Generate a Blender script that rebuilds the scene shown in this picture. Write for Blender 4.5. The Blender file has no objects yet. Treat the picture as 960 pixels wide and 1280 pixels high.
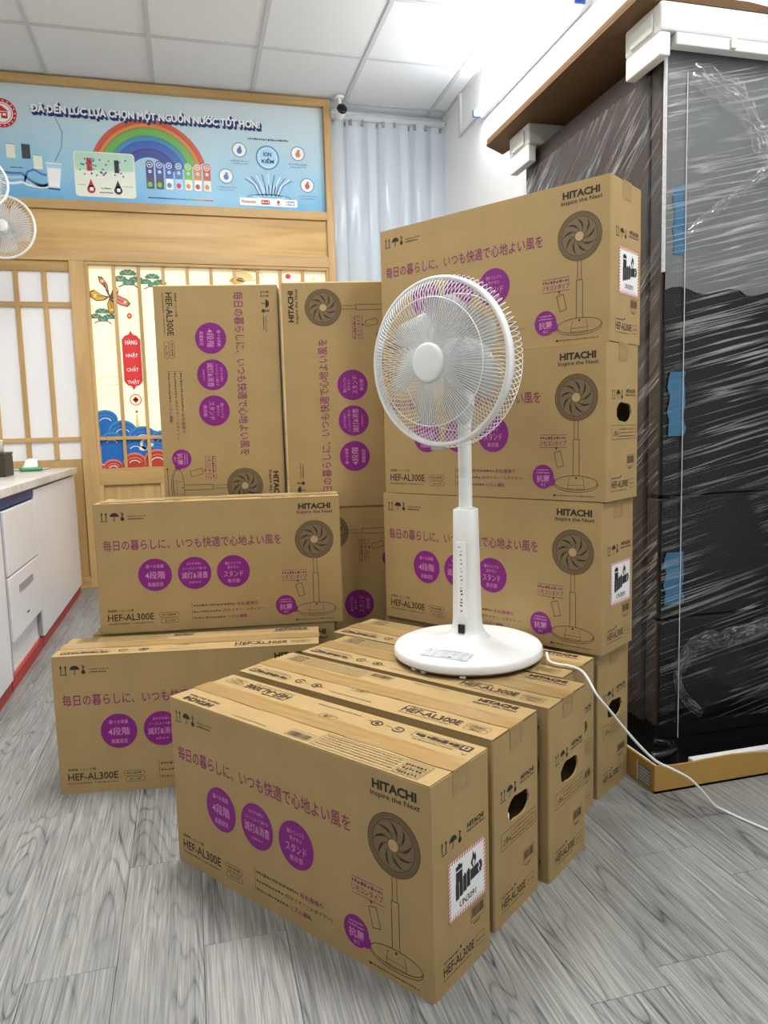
import bpy, bmesh, math, random
from mathutils import Vector, Matrix, noise
random.seed(7)
PI = math.pi
SC = bpy.context.scene
COL = SC.collection

# ------------------------------------------------------------------ camera, world, lights, exposure
cam_data = bpy.data.cameras.new('camera')
cam = bpy.data.objects.new('camera', cam_data)
COL.objects.link(cam)
cam.matrix_world = Matrix(((0.966560, 0.054665, -0.250548, 0), (-0.254936, 0.099091, -0.961867, 0), (-0.027754, 0.993576, 0.109714, 0.9425), (0, 0, 0, 1)))
cam_data.sensor_fit = 'AUTO'
cam_data.sensor_width = 36
cam_data.lens = 25.954
cam_data.clip_start = 0.05
SC.camera = cam

world = bpy.data.worlds.new('world')
SC.world = world
world.use_nodes = True
world.node_tree.nodes['Background'].inputs[0].default_value = (0.75, 0.85, 1.0, 1)
world.node_tree.nodes['Background'].inputs[1].default_value = 0.4

SC.view_settings.view_transform = 'Standard'
SC.view_settings.look = 'None'
SC.view_settings.exposure = -0.05
SC.view_settings.gamma = 1.0
SC.view_settings.use_curve_mapping = False
CEIL = 3.08
# lamps of unseen ceiling panels, added for overhead light and fill; fittings come below
ADDED_PANELS = [(0.209, 2.291, 54), (-0.988, 1.693, 8), (1.406, 0.496, 36), (-0.988, -0.103, 16), (0.209, -1.299, 12), (0.209, 2.890, 16)]
for (px, py, pw) in ADDED_PANELS:
    ld = bpy.data.lights.new('added_panel_lamp', 'AREA')
    ld.shape = 'SQUARE'; ld.size = 0.54; ld.energy = pw; ld.color = (1.0, 0.985, 0.95)
    lo = bpy.data.objects.new('added_panel_lamp', ld)
    lo.location = (px, py, CEIL - 0.012)
    COL.objects.link(lo)

# ------------------------------------------------------------------ helpers
class MB:
    """collects polygons with material indices and links them as ONE mesh object"""
    def __init__(s): s.v = []; s.f = []; s.m = []; s.sm = []
    def poly(s, pts, mi=0, smooth=False):
        b = len(s.v); s.v += [tuple(p) for p in pts]; s.f.append(tuple(range(b, b + len(pts)))); s.m.append(mi); s.sm.append(smooth)
    def raw(s, verts, faces, mi=0, smooth=False):
        b = len(s.v); s.v += [tuple(p) for p in verts]
        for f in faces: s.f.append(tuple(b + i for i in f)); s.m.append(mi); s.sm.append(smooth)
    def box(s, x0, x1, y0, y1, z0, z1, mi=0, M=None, c=0.0):
        if c > 0:
            bm = bmesh.new(); bmesh.ops.create_cube(bm, size=1)
            for v in bm.verts: v.co = Vector(((x0+x1)/2 + v.co.x*(x1-x0), (y0+y1)/2 + v.co.y*(y1-y0), (z0+z1)/2 + v.co.z*(z1-z0)))
            bmesh.ops.bevel(bm, geom=bm.edges[:], offset=c, segments=2, affect='EDGES', profile=0.5)
            bm.verts.index_update()
            vs = [M @ v.co if M else v.co.copy() for v in bm.verts]
            fs = [[v.index for v in f.verts] for f in bm.faces]; bm.free()
            s.raw(vs, fs, mi); return
        vs = [Vector(p) for p in ((x0,y0,z0),(x1,y0,z0),(x1,y1,z0),(x0,y1,z0),(x0,y0,z1),(x1,y0,z1),(x1,y1,z1),(x0,y1,z1))]
        if M: vs = [M @ v for v in vs]
        s.raw(vs, [(3,2,1,0),(4,5,6,7),(0,1,5,4),(1,2,6,5),(2,3,7,6),(3,0,4,7)], mi)
    def lathe(s, prof, n=32, M=None, mi=0, smooth=True, caps=True):
        """profile of (radius, height) turned about Z"""
        vs = []; fs = []
        for (r, h) in prof:
            for k in range(n):
                a = 2*PI*k/n; p = Vector((r*math.cos(a), r*math.sin(a), h)); vs.append(M @ p if M else p)
        for j in range(len(prof)-1):
            for k in range(n):
                k2 = (k+1) % n
                fs.append((j*n+k, j*n+k2, (j+1)*n+k2, (j+1)*n+k))
        s.raw(vs, fs, mi, smooth)
        if caps:
            b = len(prof)-1
            if prof[0][0] > 1e-6: s.poly([vs[k] for k in reversed(range(n))], mi)
            if prof[b][0] > 1e-6: s.poly([vs[b*n+k] for k in range(n)], mi)
    def tube(s, pts, r, n=6, mi=0, closed=False, smooth=True, caps=True):
        pts = [Vector(p) for p in pts]; N = len(pts); vs = []; fs = []
        up = Vector((0,0,1))
        rs = r if isinstance(r, (list, tuple)) else [r]*N
        prev = None
        for i, p in enumerate(pts):
            a = pts[(i-1) % N] if (closed or i > 0) else p
            b = pts[(i+1) % N] if (closed or i < N-1) else p
            t = (b - a).normalized()
            if prev is None:
                ref = up if abs(t.dot(up)) < .95 else Vector((1,0,0))
                nn = t.cross(ref).normalized()
            else:
                nn = (prev - t*prev.dot(t)).normalized()
            prev = nn; bb = t.cross(nn)
            for k in range(n):
                a2 = 2*PI*k/n; vs.append(p + (nn*math.cos(a2) + bb*math.sin(a2))*rs[i])
        for i in range(N if closed else N-1):
            j = (i+1) % N
            for k in range(n):
                k2 = (k+1) % n; fs.append((i*n+k, i*n+k2, j*n+k2, j*n+k))
        s.raw(vs, fs, mi, smooth)
        if caps and not closed:
            s.poly([vs[k] for k in reversed(range(n))], mi); s.poly([vs[(N-1)*n+k] for k in range(n)], mi)
    def mesh(s, name, mats):
        me = bpy.data.meshes.new(name)
        me.from_pydata(s.v, [], s.f)
        for m in (mats if isinstance(mats, (list, tuple)) else [mats]): me.materials.append(m)
        me.polygons.foreach_set('material_index', s.m)
        me.polygons.foreach_set('use_smooth', s.sm)
        me.update()
        return me
    def build(s, name, mats, parent=None, **k):
        return link(name, s.mesh(name, mats), parent, **k)

def link(name, me, parent=None, loc=None, rot=None, label=None):
    o = bpy.data.objects.new(name, me); COL.objects.link(o)
    if parent is not None: o.parent = parent
    if loc is not None: o.location = loc
    if rot is not None: o.rotation_euler = rot
    if label: o['label'] = label
    return o
def thing(name, label, cat, loc=(0,0,0), rot=(0,0,0), group=None):
    o = bpy.data.objects.new(name, None); COL.objects.link(o)
    o.empty_display_size = 0.1
    o.location = loc; o.rotation_euler = rot
    o['label'] = label; o['category'] = cat
    if group: o['group'] = group
    return o
def tag(o, label, cat, group=None):
    o['label'] = label; o['category'] = cat
    if group: o['group'] = group
    return o
def struct(o, label=None):
    o['kind'] = 'structure'
    if label: o['label'] = label
    return o

# ------------------------------------------------------------------ materials
def srgb(r, g, b):
    f = lambda c: (c/255/12.92) if c/255 <= .04045 else ((c/255+.055)/1.055)**2.4
    return (f(r), f(g), f(b), 1)
MATS = {}
def nt(name):
    m = bpy.data.materials.new(name); m.use_nodes = True
    t = m.node_tree; return m, t, t.nodes['Principled BSDF']
def plain(name, col, rough=.5, metal=0., spec=.5, bump=0., bscale=60., emit=None, estr=0., var=0.):
    if name in MATS: return MATS[name]
    m, t, b = nt(name)
    b.inputs['Base Color'].default_value = col
    b.inputs['Roughness'].default_value = rough
    b.inputs['Metallic'].default_value = metal
    b.inputs['Specular IOR Level'].default_value = spec
    tc = t.nodes.new('ShaderNodeTexCoord'); ns = t.nodes.new('ShaderNodeTexNoise')
    ns.inputs['Scale'].default_value = bscale; ns.inputs['Detail'].default_value = 4
    t.links.new(tc.outputs['Object'], ns.inputs['Vector'])
    if var > 0:
        mx = t.nodes.new('ShaderNodeMix'); mx.data_type = 'RGBA'
        mx.inputs[6].default_value = tuple(c*(1-var) for c in col[:3]) + (1,)
        mx.inputs[7].default_value = tuple(min(1, c*(1+var)) for c in col[:3]) + (1,)
        t.links.new(ns.outputs['Fac'], mx.inputs[0]); t.links.new(mx.outputs[2], b.inputs['Base Color'])
    if bump > 0:
        bp = t.nodes.new('ShaderNodeBump'); bp.inputs['Strength'].default_value = bump; bp.inputs['Distance'].default_value = .002
        t.links.new(ns.outputs['Fac'], bp.inputs['Height']); t.links.new(bp.outputs['Normal'], b.inputs['Normal'])
    if emit:
        b.inputs['Emission Color'].default_value = emit; b.inputs['Emission Strength'].default_value = estr
    MATS[name] = m; return m
def N(t, kind, **k):
    n = t.nodes.new(kind)
    for a, v in k.items(): setattr(n, a, v)
    return n
def ramp(t, stops):
    r = t.nodes.new('ShaderNodeValToRGB'); e = r.color_ramp.elements
    while len(e) < len(stops): e.new(.5)
    for i, (p, c) in enumerate(stops): e[i].position = p; e[i].color = c
    return r
def mathn(t, op, a=None, b=None):
    n = t.nodes.new('ShaderNodeMath'); n.operation = op
    for i, x in enumerate((a, b)):
        if x is None: continue
        if isinstance(x, (int, float)): n.inputs[i].default_value = x
        else: t.links.new(x, n.inputs[i])
    return n.outputs[0]

def mat_cardboard(name, c):
    m, t, b = nt(name)
    tc = N(t, 'ShaderNodeTexCoord'); oi = N(t, 'ShaderNodeObjectInfo')
    mp = N(t, 'ShaderNodeMapping'); t.links.new(tc.outputs['Object'], mp.inputs[0]); mp.inputs['Scale'].default_value = (160, 160, 5)
    n1 = N(t, 'ShaderNodeTexNoise'); n1.inputs['Scale'].default_value = 1; n1.inputs['Detail'].default_value = 3
    t.links.new(mp.outputs[0], n1.inputs['Vector'])                      # faint vertical fluting
    n2 = N(t, 'ShaderNodeTexNoise'); n2.inputs['Scale'].default_value = 9; n2.inputs['Detail'].default_value = 5
    t.links.new(tc.outputs['Object'], n2.inputs['Vector'])
    n3 = N(t, 'ShaderNodeTexNoise'); n3.inputs['Scale'].default_value = 420; n3.inputs['Detail'].default_value = 2
    t.links.new(tc.outputs['Object'], n3.inputs['Vector'])
    s = mathn(t, 'ADD', mathn(t, 'MULTIPLY', n1.outputs['Fac'], .15), mathn(t, 'MULTIPLY', n2.outputs['Fac'], .6))
    s = mathn(t, 'ADD', s, mathn(t, 'MULTIPLY', n3.outputs['Fac'], .25))
    rp = ramp(t, [(.30, tuple(x*.90 for x in c[:3])+(1,)), (.70, tuple(x*1.08 for x in c[:3])+(1,))])
    t.links.new(s, rp.inputs[0]); t.links.new(rp.outputs[0], b.inputs['Base Color'])
    b.inputs['Roughness'].default_value = .72; b.inputs['Specular IOR Level'].default_value = .25
    bp = N(t, 'ShaderNodeBump'); bp.inputs['Strength'].default_value = .12; bp.inputs['Distance'].default_value = .002
    t.links.new(s, bp.inputs['Height']); t.links.new(bp.outputs[0], b.inputs['Normal'])
    return m
CARD = mat_cardboard('cardboard', srgb(166, 141, 97))
CARD_TOP = CARD
CARD_TRAY = mat_cardboard('cardboard_tray', srgb(172, 136, 72))
CARD_DARK = mat_cardboard('cardboard_lid', srgb(116, 90, 64))
INK = plain('ink_dark', srgb(40, 32, 26), .7, bscale=300, var=.15)
INKB = plain('ink_brown', srgb(86, 68, 44), .7, bscale=300, var=.1)
INKM = plain('ink_mid', srgb(116, 97, 68), .7, bscale=300, var=.1)
PURP = plain('ink_purple', srgb(124, 10, 116), .6, bscale=200, var=.06)
SLOG = plain('ink_plum', srgb(124, 34, 88), .7, bscale=300, var=.1)
LILAC = plain('ink_lilac', srgb(196, 140, 176), .7, bscale=300, var=.06)
PALE = plain('ink_pale', srgb(176, 150, 108), .7, bscale=300, var=.05)
PRINTM = [INK, INKB, INKM, PURP, SLOG, LILAC, PALE]
iINK, iBRN, iMID, iPUR, iSLO, iLIL, iPAL = range(7)

def mat_tape():
    m, t, b = nt('packing_tape')
    tc = N(t, 'ShaderNodeTexCoord'); mp = N(t, 'ShaderNodeMapping'); mp.inputs['Scale'].default_value = (6, 60, 60)
    ns = N(t, 'ShaderNodeTexNoise'); ns.inputs['Scale'].default_value = 1.5; ns.inputs['Detail'].default_value = 4
    t.links.new(tc.outputs['Object'], mp.inputs[0]); t.links.new(mp.outputs[0], ns.inputs['Vector'])
    rp = ramp(t, [(.3, srgb(150, 121, 76)), (.7, srgb(168, 139, 94))])
    t.links.new(ns.outputs['Fac'], rp.inputs[0]); t.links.new(rp.outputs[0], b.inputs['Base Color'])
    b.inputs['Roughness'].default_value = .28
    bp = N(t, 'ShaderNodeBump'); bp.inputs['Strength'].default_value = .2; bp.inputs['Distance'].default_value = .001
    t.links.new(ns.outputs['Fac'], bp.inputs['Height']); t.links.new(bp.outputs[0], b.inputs['Normal'])
    return m
TAPE = mat_tape()

def mat_wood(name, c1, c2, axis='z', scale=1.0, rough=.45):
    m, t, b = nt(name)
    tc = N(t, 'ShaderNodeTexCoord'); mp = N(t, 'ShaderNodeMapping')
    sc = {'x': (1.2, 14, 14), 'y': (14, 1.2, 14), 'z': (14, 14, 1.2)}[axis]
    mp.inputs['Scale'].default_value = tuple(x*scale for x in sc)
    t.links.new(tc.outputs['Object'], mp.inputs[0])
    n1 = N(t, 'ShaderNodeTexNoise'); n1.inputs['Scale'].default_value = 1; n1.inputs['Detail'].default_value = 6; n1.inputs['Distortion'].default_value = .6
    t.links.new(mp.outputs[0], n1.inputs['Vector'])
    rp = ramp(t, [(.32, c1), (.68, c2)])
    t.links.new(n1.outputs['Fac'], rp.inputs[0]); t.links.new(rp.outputs[0], b.inputs['Base Color'])
    b.inputs['Roughness'].default_value = rough
    return m
WOODZ = mat_wood('oak_laminate_vertical', srgb(176, 140, 86), srgb(206, 170, 114), 'z')
WOODX = mat_wood('oak_laminate_horizontal', srgb(176, 140, 86), srgb(206, 170, 114), 'x')
BOARDX = mat_wood('oak_board', srgb(184, 144, 84), srgb(216, 178, 116), 'x')
WHITEP = plain('white_gloss_plastic', srgb(240, 241, 240), .22, bscale=40, var=.01)
WALLW = plain('white_wall_paint', srgb(240, 241, 242), .8, bscale=35, var=.02, bump=.05)
WHITEL = plain('white_laminate', srgb(232, 232, 236), .25, bscale=5, var=.015)
DARK = plain('black_plastic', srgb(14, 14, 15), .25, bscale=50, var=.1)

# ------------------------------------------------------------------ flat print: 2D shapes laid on a face
_txt = {}; _raw = {}
def text2d(s, bold=0.0):
    key = (s, bold)
    if key in _txt: return _txt[key]
    cu = bpy.data.curves.new('t', 'FONT'); cu.body = s; cu.size = 1; cu.resolution_u = 2; cu.offset = bold; cu.fill_mode = 'FRONT'
    ob = bpy.data.objects.new('t', cu); COL.objects.link(ob)
    dg = bpy.context.evaluated_depsgraph_get(); dg.update()
    me = bpy.data.meshes.new_from_object(ob.evaluated_get(dg))
    vs = [(v.co.x, v.co.y) for v in me.vertices]; fs = [tuple(p.vertices) for p in me.polygons]
    bpy.data.objects.remove(ob); bpy.data.curves.remove(cu); bpy.data.meshes.remove(me)
    if not vs: _txt[key] = ([], []); return _txt[key]
    x0 = min(v[0] for v in vs); x1 = max(v[0] for v in vs); y0 = min(v[1] for v in vs); y1 = max(v[1] for v in vs)
    vs = [((x-x0)/(x1-x0), (y-y0)/(y1-y0)) for x, y in vs]
    _raw[key] = (x0, x1, y0, y1)
    _txt[key] = (vs, fs); return _txt[key]
class Print:
    def __init__(s): s.items = []; s.cur = 'print'          # (2D verts, faces, material, layer, section)
    def sec(s, name): s.cur = name
    def add(s, vs, fs, mi, lay=0): s.items.append((vs, fs, mi, lay, s.cur))
    def poly(s, pts, mi, lay=0): s.add(list(pts), [tuple(range(len(pts)))], mi, lay)
    def rect(s, x0, y0, x1, y1, mi, lay=0): s.poly([(x0,y0),(x1,y0),(x1,y1),(x0,y1)], mi, lay)
    def ell(s, cx, cy, rx, ry, mi, lay=0, n=32, rot=0):
        c, q = math.cos(rot), math.sin(rot)
        s.poly([(cx+rx*math.cos(a)*c-ry*math.sin(a)*q, cy+rx*math.cos(a)*q+ry*math.sin(a)*c) for a in [2*PI*k/n for k in range(n)]], mi, lay)
    def ring(s, cx, cy, rx, ry, w, mi, lay=0, n=40, a0=0, a1=2*PI):
        full = abs(a1-a0-2*PI) < 1e-6; m = n if full else n+1
        vs = []
        for k in range(m):
            a = a0+(a1-a0)*k/n
            vs.append((cx+rx*math.cos(a), cy+ry*math.sin(a))); vs.append((cx+(rx-w)*math.cos(a), cy+(ry-w)*math.sin(a)))
        fs = []
        for k in range(n):
            j = (k+1) % m; fs.append((2*k, 2*j, 2*j+1, 2*k+1))
        s.add(vs, fs, mi, lay)
    def line(s, pts, w, mi, lay=0, closed=False):
        pts = list(pts); n = len(pts)
        for i in range(n if closed else n-1):
            (x0, y0), (x1, y1) = pts[i], pts[(i+1) % n]
            d = math.hypot(x1-x0, y1-y0) or 1; nx, ny = -(y1-y0)/d*w/2, (x1-x0)/d*w/2
            s.poly([(x0+nx,y0+ny),(x0-nx,y0-ny),(x1-nx,y1-ny),(x1+nx,y1+ny)], mi, lay)
    def frame(s, x0, y0, x1, y1, w, mi, lay=0): s.line([(x0,y0),(x1,y0),(x1,y1),(x0,y1)], w, mi, lay, True)
    def pill(s, x0, y0, x1, y1, w, mi, lay=0):
        r = (y1-y0)/2; cy = (y0+y1)/2
        pts = [(x1-r+r*math.cos(a), cy+r*math.sin(a)) for a in [-PI/2+PI*k/6 for k in range(7)]]
        pts += [(x0+r+r*math.cos(a), cy+r*math.sin(a)) for a in [PI/2+PI*k/6 for k in range(7)]]
        s.line(pts, w, mi, lay, True)
    def text(s, t, x, y, w, h, mi, lay=0, bold=0.0, flip=False):
        vs, fs = text2d(t, bold)
        if flip: s.add([(x+w-a*w, y+h-b*h) for a, b in vs], fs, mi, lay)
        else: s.add([(x+a*w, y+b*h) for a, b in vs], fs, mi, lay)
    def heavy(s, t, x, y, w, h, mi, lay, d):
        """thick lettering by overprinting the word with small shifts"""
        for k, (dx, dy) in enumerate(((0,0),(-d,0),(d,0),(0,-d),(0,d),(-d*.7,-d*.7),(d*.7,d*.7),(-d*.7,d*.7),(d*.7,-d*.7))): s.text(t, x+dx, y+dy, w, h, mi, lay+k*.16)
    def greek(s, x, y, w, h, mi, lay=0, seed=1):
        """lettering too small to read: a row of little strokes"""
        r = random.Random(seed); p = x
        while p < x+w:
            q = min(x+w, p+h*r.uniform(.5, 1.0)); s.rect(p, y+h*r.uniform(0,.25), q, y+h*r.uniform(.6,1), mi, lay); p = q+h*r.uniform(.25,.5)
    def emit(s, mb, fn, e0=.0003, de=.00015):
        for vs, fs, mi, lay, _ in s.items: mb.raw([fn(x, y, e0+de*lay) for x, y in vs], fs, mi)
    def meshes(s, fn, mats, e0=.0003, de=.00015):
        """one mesh per section"""
        out = {}
        for vs, fs, mi, lay, sec in s.items: out.setdefault(sec, MB()).raw([fn(x, y, e0+de*lay) for x, y in vs], fs, mi)
        return [(k.split('#')[0], b.mesh(k.split('#')[0], mats)) for k, b in out.items()]
# ------------------------------------------------------------------ the room
X0, XW, Y0, YB = -2.6, 1.818, -3.0, 5.10
def mat_floor():
    m, t, b = nt('grey_oak_vinyl')
    tc = N(t, 'ShaderNodeTexCoord'); oi = N(t, 'ShaderNodeObjectInfo')
    mul = N(t, 'ShaderNodeVectorMath', operation='SCALE'); mul.inputs[0].default_value = (37, 53, 71); t.links.new(oi.outputs['Random'], mul.inputs['Scale'])
    ad = N(t, 'ShaderNodeVectorMath', operation='ADD'); t.links.new(tc.outputs['Object'], ad.inputs[0]); t.links.new(mul.outputs[0], ad.inputs[1])
    def nz(sx, sy, det, dist=0.):
        mp = N(t, 'ShaderNodeMapping'); mp.inputs['Scale'].default_value = (sx, sy, 1); t.links.new(ad.outputs[0], mp.inputs[0])
        n = N(t, 'ShaderNodeTexNoise'); n.inputs['Scale'].default_value = 1; n.inputs['Detail'].default_value = det; n.inputs['Distortion'].default_value = dist
        t.links.new(mp.outputs[0], n.inputs['Vector']); return n.outputs['Fac']
    big = nz(11, 1.15, 1.2)                     # broad figure: its contour lines are the cathedral grain
    rings = mathn(t, 'ABSOLUTE', mathn(t, 'SINE', mathn(t, 'MULTIPLY', big, 62)))
    rings = mathn(t, 'POWER', mathn(t, 'SUBTRACT', 1.0, rings), 3.0)
    fib = nz(400, 9, 2, .2)                     # fine pores along the plank
    fib2 = nz(150, 2.6, 3, .5)
    mid = nz(30, 1.4, 4, .8)
    tone = nz(6, .9, 3)
    brk = nz(60, 9, 3)
    amp = N(t, 'ShaderNodeMapRange'); amp.inputs['From Min'].default_value = .40; amp.inputs['From Max'].default_value = .68; t.links.new(tone, amp.inputs['Value'])
    ringm = mathn(t, 'MULTIPLY', mathn(t, 'MULTIPLY', rings, amp.outputs[0]), mathn(t, 'MULTIPLY', brk, 1.5))
    cloud = nz(9, 3.2, 2)
    v = mathn(t, 'ADD', mathn(t, 'MULTIPLY', fib, .66), mathn(t, 'MULTIPLY', fib2, .54))
    v = mathn(t, 'ADD', v, mathn(t, 'MULTIPLY', mid, .12))
    v = mathn(t, 'ADD', v, mathn(t, 'MULTIPLY', mathn(t, 'SUBTRACT', cloud, .5), .22))
    v = mathn(t, 'SUBTRACT', v, mathn(t, 'MULTIPLY', ringm, .42))
    v = mathn(t, 'ADD', v, mathn(t, 'MULTIPLY', mathn(t, 'SUBTRACT', oi.outputs['Random'], .5), .07))
    rp = ramp(t, [(.30, srgb(66, 68, 68)), (.48, srgb(108, 110, 109)), (.62, srgb(126, 127, 125)), (.82, srgb(156, 157, 155))])
    t.links.new(v, rp.inputs[0]); t.links.new(rp.outputs[0], b.inputs['Base Color'])
    b.inputs['Roughness'].default_value = .42
    bp = N(t, 'ShaderNodeBump'); bp.inputs['Strength'].default_value = .15; bp.inputs['Distance'].default_value = .002
    t.links.new(v, bp.inputs['Height']); t.links.new(bp.outputs[0], b.inputs['Normal'])
    return m
FLOORM = mat_floor()
mb = MB(); mb.box(X0, XW, Y0, YB, -.10, -.0065)
floor = struct(mb.build('floor', plain('floor_joint', srgb(70, 70, 70), .8)), 'grey wood plank vinyl floor')
PW, PL = .1524, .914
plank_me = {}
def plank_mesh(w, l):
    k = (round(w, 3), round(l, 3))
    if k not in plank_me:
        b = MB(); g = .0004; c = .0006
        x0, x1, y0, y1 = g, w-g, g, l-g
        vs = [(x0,y0,-.006),(x1,y0,-.006),(x1,y1,-.006),(x0,y1,-.006),(x0,y0,-c),(x1,y0,-c),(x1,y1,-c),(x0,y1,-c),(x0+c,y0+c,0),(x1-c,y0+c,0),(x1-c,y1-c,0),(x0+c,y1-c,0)]
        b.raw(vs, [(3,2,1,0),(0,1,5,4),(1,2,6,5),(2,3,7,6),(3,0,4,7),(4,5,9,8),(5,6,10,9),(6,7,11,10),(7,4,8,11),(8,9,10,11)])
        plank_me[k] = b.mesh('plank', FLOORM)
    return plank_me[k]
ends = {0: 1.325, 1: .70, -1: 1.63, -2: 1.317, -3: 1.93, 5: 1.038, 6: 1.338}
i = -17
x = -.024 + i*PW
while x < XW - .002:
    w = min(PW, XW - x); x0 = max(x, X0)
    y = (ends.get(i, 1.3 + ((i*5) % 12)*.0762) - Y0) % PL + Y0 - PL
    while y < YB:
        a, b_ = max(y, Y0), min(y+PL, YB)
        if b_ - a > .02 and x + w - x0 > .01:
            link('plank', plank_mesh(x+w-x0, b_-a), floor, loc=(x0, a, 0))
        y += PL
    i += 1; x += PW

# ceiling: lay-in tiles on a grid of bars
mb = MB(); mb.box(X0, XW, Y0, YB, CEIL+.03, CEIL+.08)
ceiling = struct(mb.build('ceiling', WALLW), 'white suspended ceiling with square lay-in tiles')
TILEM = plain('ceiling_tile_gypsum', srgb(234, 235, 237), .85, bscale=90, var=.02, bump=.08)
BARM = plain('ceiling_bar_enamel', srgb(206, 208, 211), .5, bscale=20, var=.01)
GX, GY, T = 1.705, 4.386, .5985
xs = sorted([GX - T*k for k in range(8) if GX - T*k > X0 + .01] + [X0, XW])
ys = sorted([GY - T*k for k in range(-1, 13) if Y0+.01 < GY - T*k < YB-.01] + [Y0, YB])
tile_me = {}
holes = []
for a in range(len(xs)-1):
    for c in range(len(ys)-1):
        cx, cy = (xs[a]+xs[a+1])/2, (ys[c]+ys[c+1])/2
        w, l = xs[a+1]-xs[a], ys[c+1]-ys[c]
        lit = any(abs(cx-px) < .25 and abs(cy-py) < .25 for px, py, _ in ADDED_PANELS)
        if lit: continue
        k = (round(w, 3), round(l, 3))
        if k not in tile_me:
            b = MB(); b.box(-w/2+.004, w/2-.004, -l/2+.004, l/2-.004, .004, .02); tile_me[k] = b.mesh('ceiling_tile', TILEM)
        link('ceiling_tile', tile_me[k], ceiling, loc=(cx, cy, CEIL))
mb = MB()
for xg in xs: mb.box(xg-.012, xg+.012, Y0, YB, CEIL-.002, CEIL+.004)
for yg in ys: mb.box(X0, XW, yg-.012, yg+.012, CEIL-.0015, CEIL+.0035)
mb.build('ceiling_bar', BARM, ceiling)
ADDED_GLOWM = plain('added_panel_diffuser', (1, 1, 1, 1), .4, emit=(1, .97, .92, 1), estr=6)  # glow of the added, unseen ceiling panels
place = ['directly above the upright cartons', 'above the counter', 'over the floor in front of the refrigerator', 'behind the camera on the counter side', 'farthest behind the camera', 'nearest the lattice window']
for k, (px, py, _) in enumerate(ADDED_PANELS):
    t_ = thing('added_ceiling_light', 'added unseen square light panel in the ceiling ' + place[k], 'ceiling light', (px, py, CEIL), group='added unseen ceiling panels')
    b = MB()
    for (x0, x1, y0, y1) in ((-.298,.298,-.298,-.275),(-.298,.298,.275,.298),(-.298,-.275,-.275,.275),(.275,.298,-.275,.275)): b.box(x0, x1, y0, y1, -.004, .02)
    b.build('frame', BARM, t_)
    b = MB(); b.box(-.275, .275, -.275, .275, 0, .01); b.build('diffuser', ADDED_GLOWM, t_)

mb = MB(); mb.box(X0-.1, XW+.1, YB, YB+.1, 0, CEIL+.08); struct(mb.build('wall_back', WALLW), 'white wall behind the wooden partition')
mb = MB(); mb.box(XW, XW+.1, Y0, YB, 0, CEIL+.03); struct(mb.build('wall_right', WALLW), 'plain white painted wall on the right')
mb = MB(); mb.box(X0-.1, X0, Y0, YB, 0, CEIL+.03); struct(mb.build('wall_left', WALLW), 'plain white painted wall on the left')
mb = MB(); mb.box(X0, XW, Y0-.1, Y0, 0, CEIL+.03); struct(mb.build('wall_front', WALLW), 'white wall behind the camera')
mb = MB(); mb.box(X0, XW, Y0, Y0+.03, 0, 2.2); struct(mb.build('reflection_panel', plain('reflection_dark', srgb(52, 50, 50), .5, var=.1)), 'added unseen dark panel behind the camera, mirrored in the refrigerator')  # unseen dark panel, added to darken what the refrigerator front reflects

# window behind the strip curtain
WINM = plain('daylight_pane', srgb(220, 235, 250), .3, emit=(.94, .97, 1.0, 1), estr=.75)
mb = MB(); mb.box(1.03, 1.80, 5.085, 5.095, .9, 3.0); win = struct(mb.build('window_1', WINM), 'daylit window behind the strip curtain')
mb = MB()
for (x0, x1, z0, z1) in ((1.0,1.03,.87,3.03),(1.80,1.816,.87,3.03),(1.03,1.80,3.0,3.03),(1.03,1.80,.87,.9)): mb.box(x0, x1, 5.07, 5.0995, z0, z1)
mb.build('window_frame', BARM, win)

def mat_strip():
    m, t, b = nt('pvc_strip')
    b.inputs['Base Color'].default_value = srgb(224, 228, 231); b.inputs['Roughness'].default_value = .16
    out = t.nodes['Material Output']
    tr = N(t, 'ShaderNodeBsdfTranslucent'); tr.inputs[0].default_value = srgb(230, 234, 237)
    mx = N(t, 'ShaderNodeMixShader'); mx.inputs[0].default_value = .5
    tc = N(t, 'ShaderNodeTexCoord'); mp = N(t, 'ShaderNodeMapping'); mp.inputs['Scale'].default_value = (12, 12, 2.2)
    ns = N(t, 'ShaderNodeTexNoise'); ns.inputs['Scale'].default_value = 1; ns.inputs['Detail'].default_value = 2
    t.links.new(tc.outputs['Object'], mp.inputs[0]); t.links.new(mp.outputs[0], ns.inputs['Vector'])
    bp = N(t, 'ShaderNodeBump'); bp.inputs['Strength'].default_value = .35; bp.inputs['Distance'].default_value = .03
    t.links.new(ns.outputs['Fac'], bp.inputs['Height']); t.links.new(bp.outputs[0], b.inputs['Normal'])
    t.links.new(b.outputs[0], mx.inputs[1]); t.links.new(tr.outputs[0], mx.inputs[2]); t.links.new(mx.outputs[0], out.inputs['Surface'])
    return m
STRIPM = mat_strip()
cur = thing('strip_curtain', 'pale blue plastic strip curtain hanging beside the wooden partition', 'curtain', (1.41, 5.02, 0))
mb = MB(); mb.box(-.40, .40, -.022, .022, 2.985, 3.02, c=.004); mb.build('curtain_rail', BARM, cur)
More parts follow.
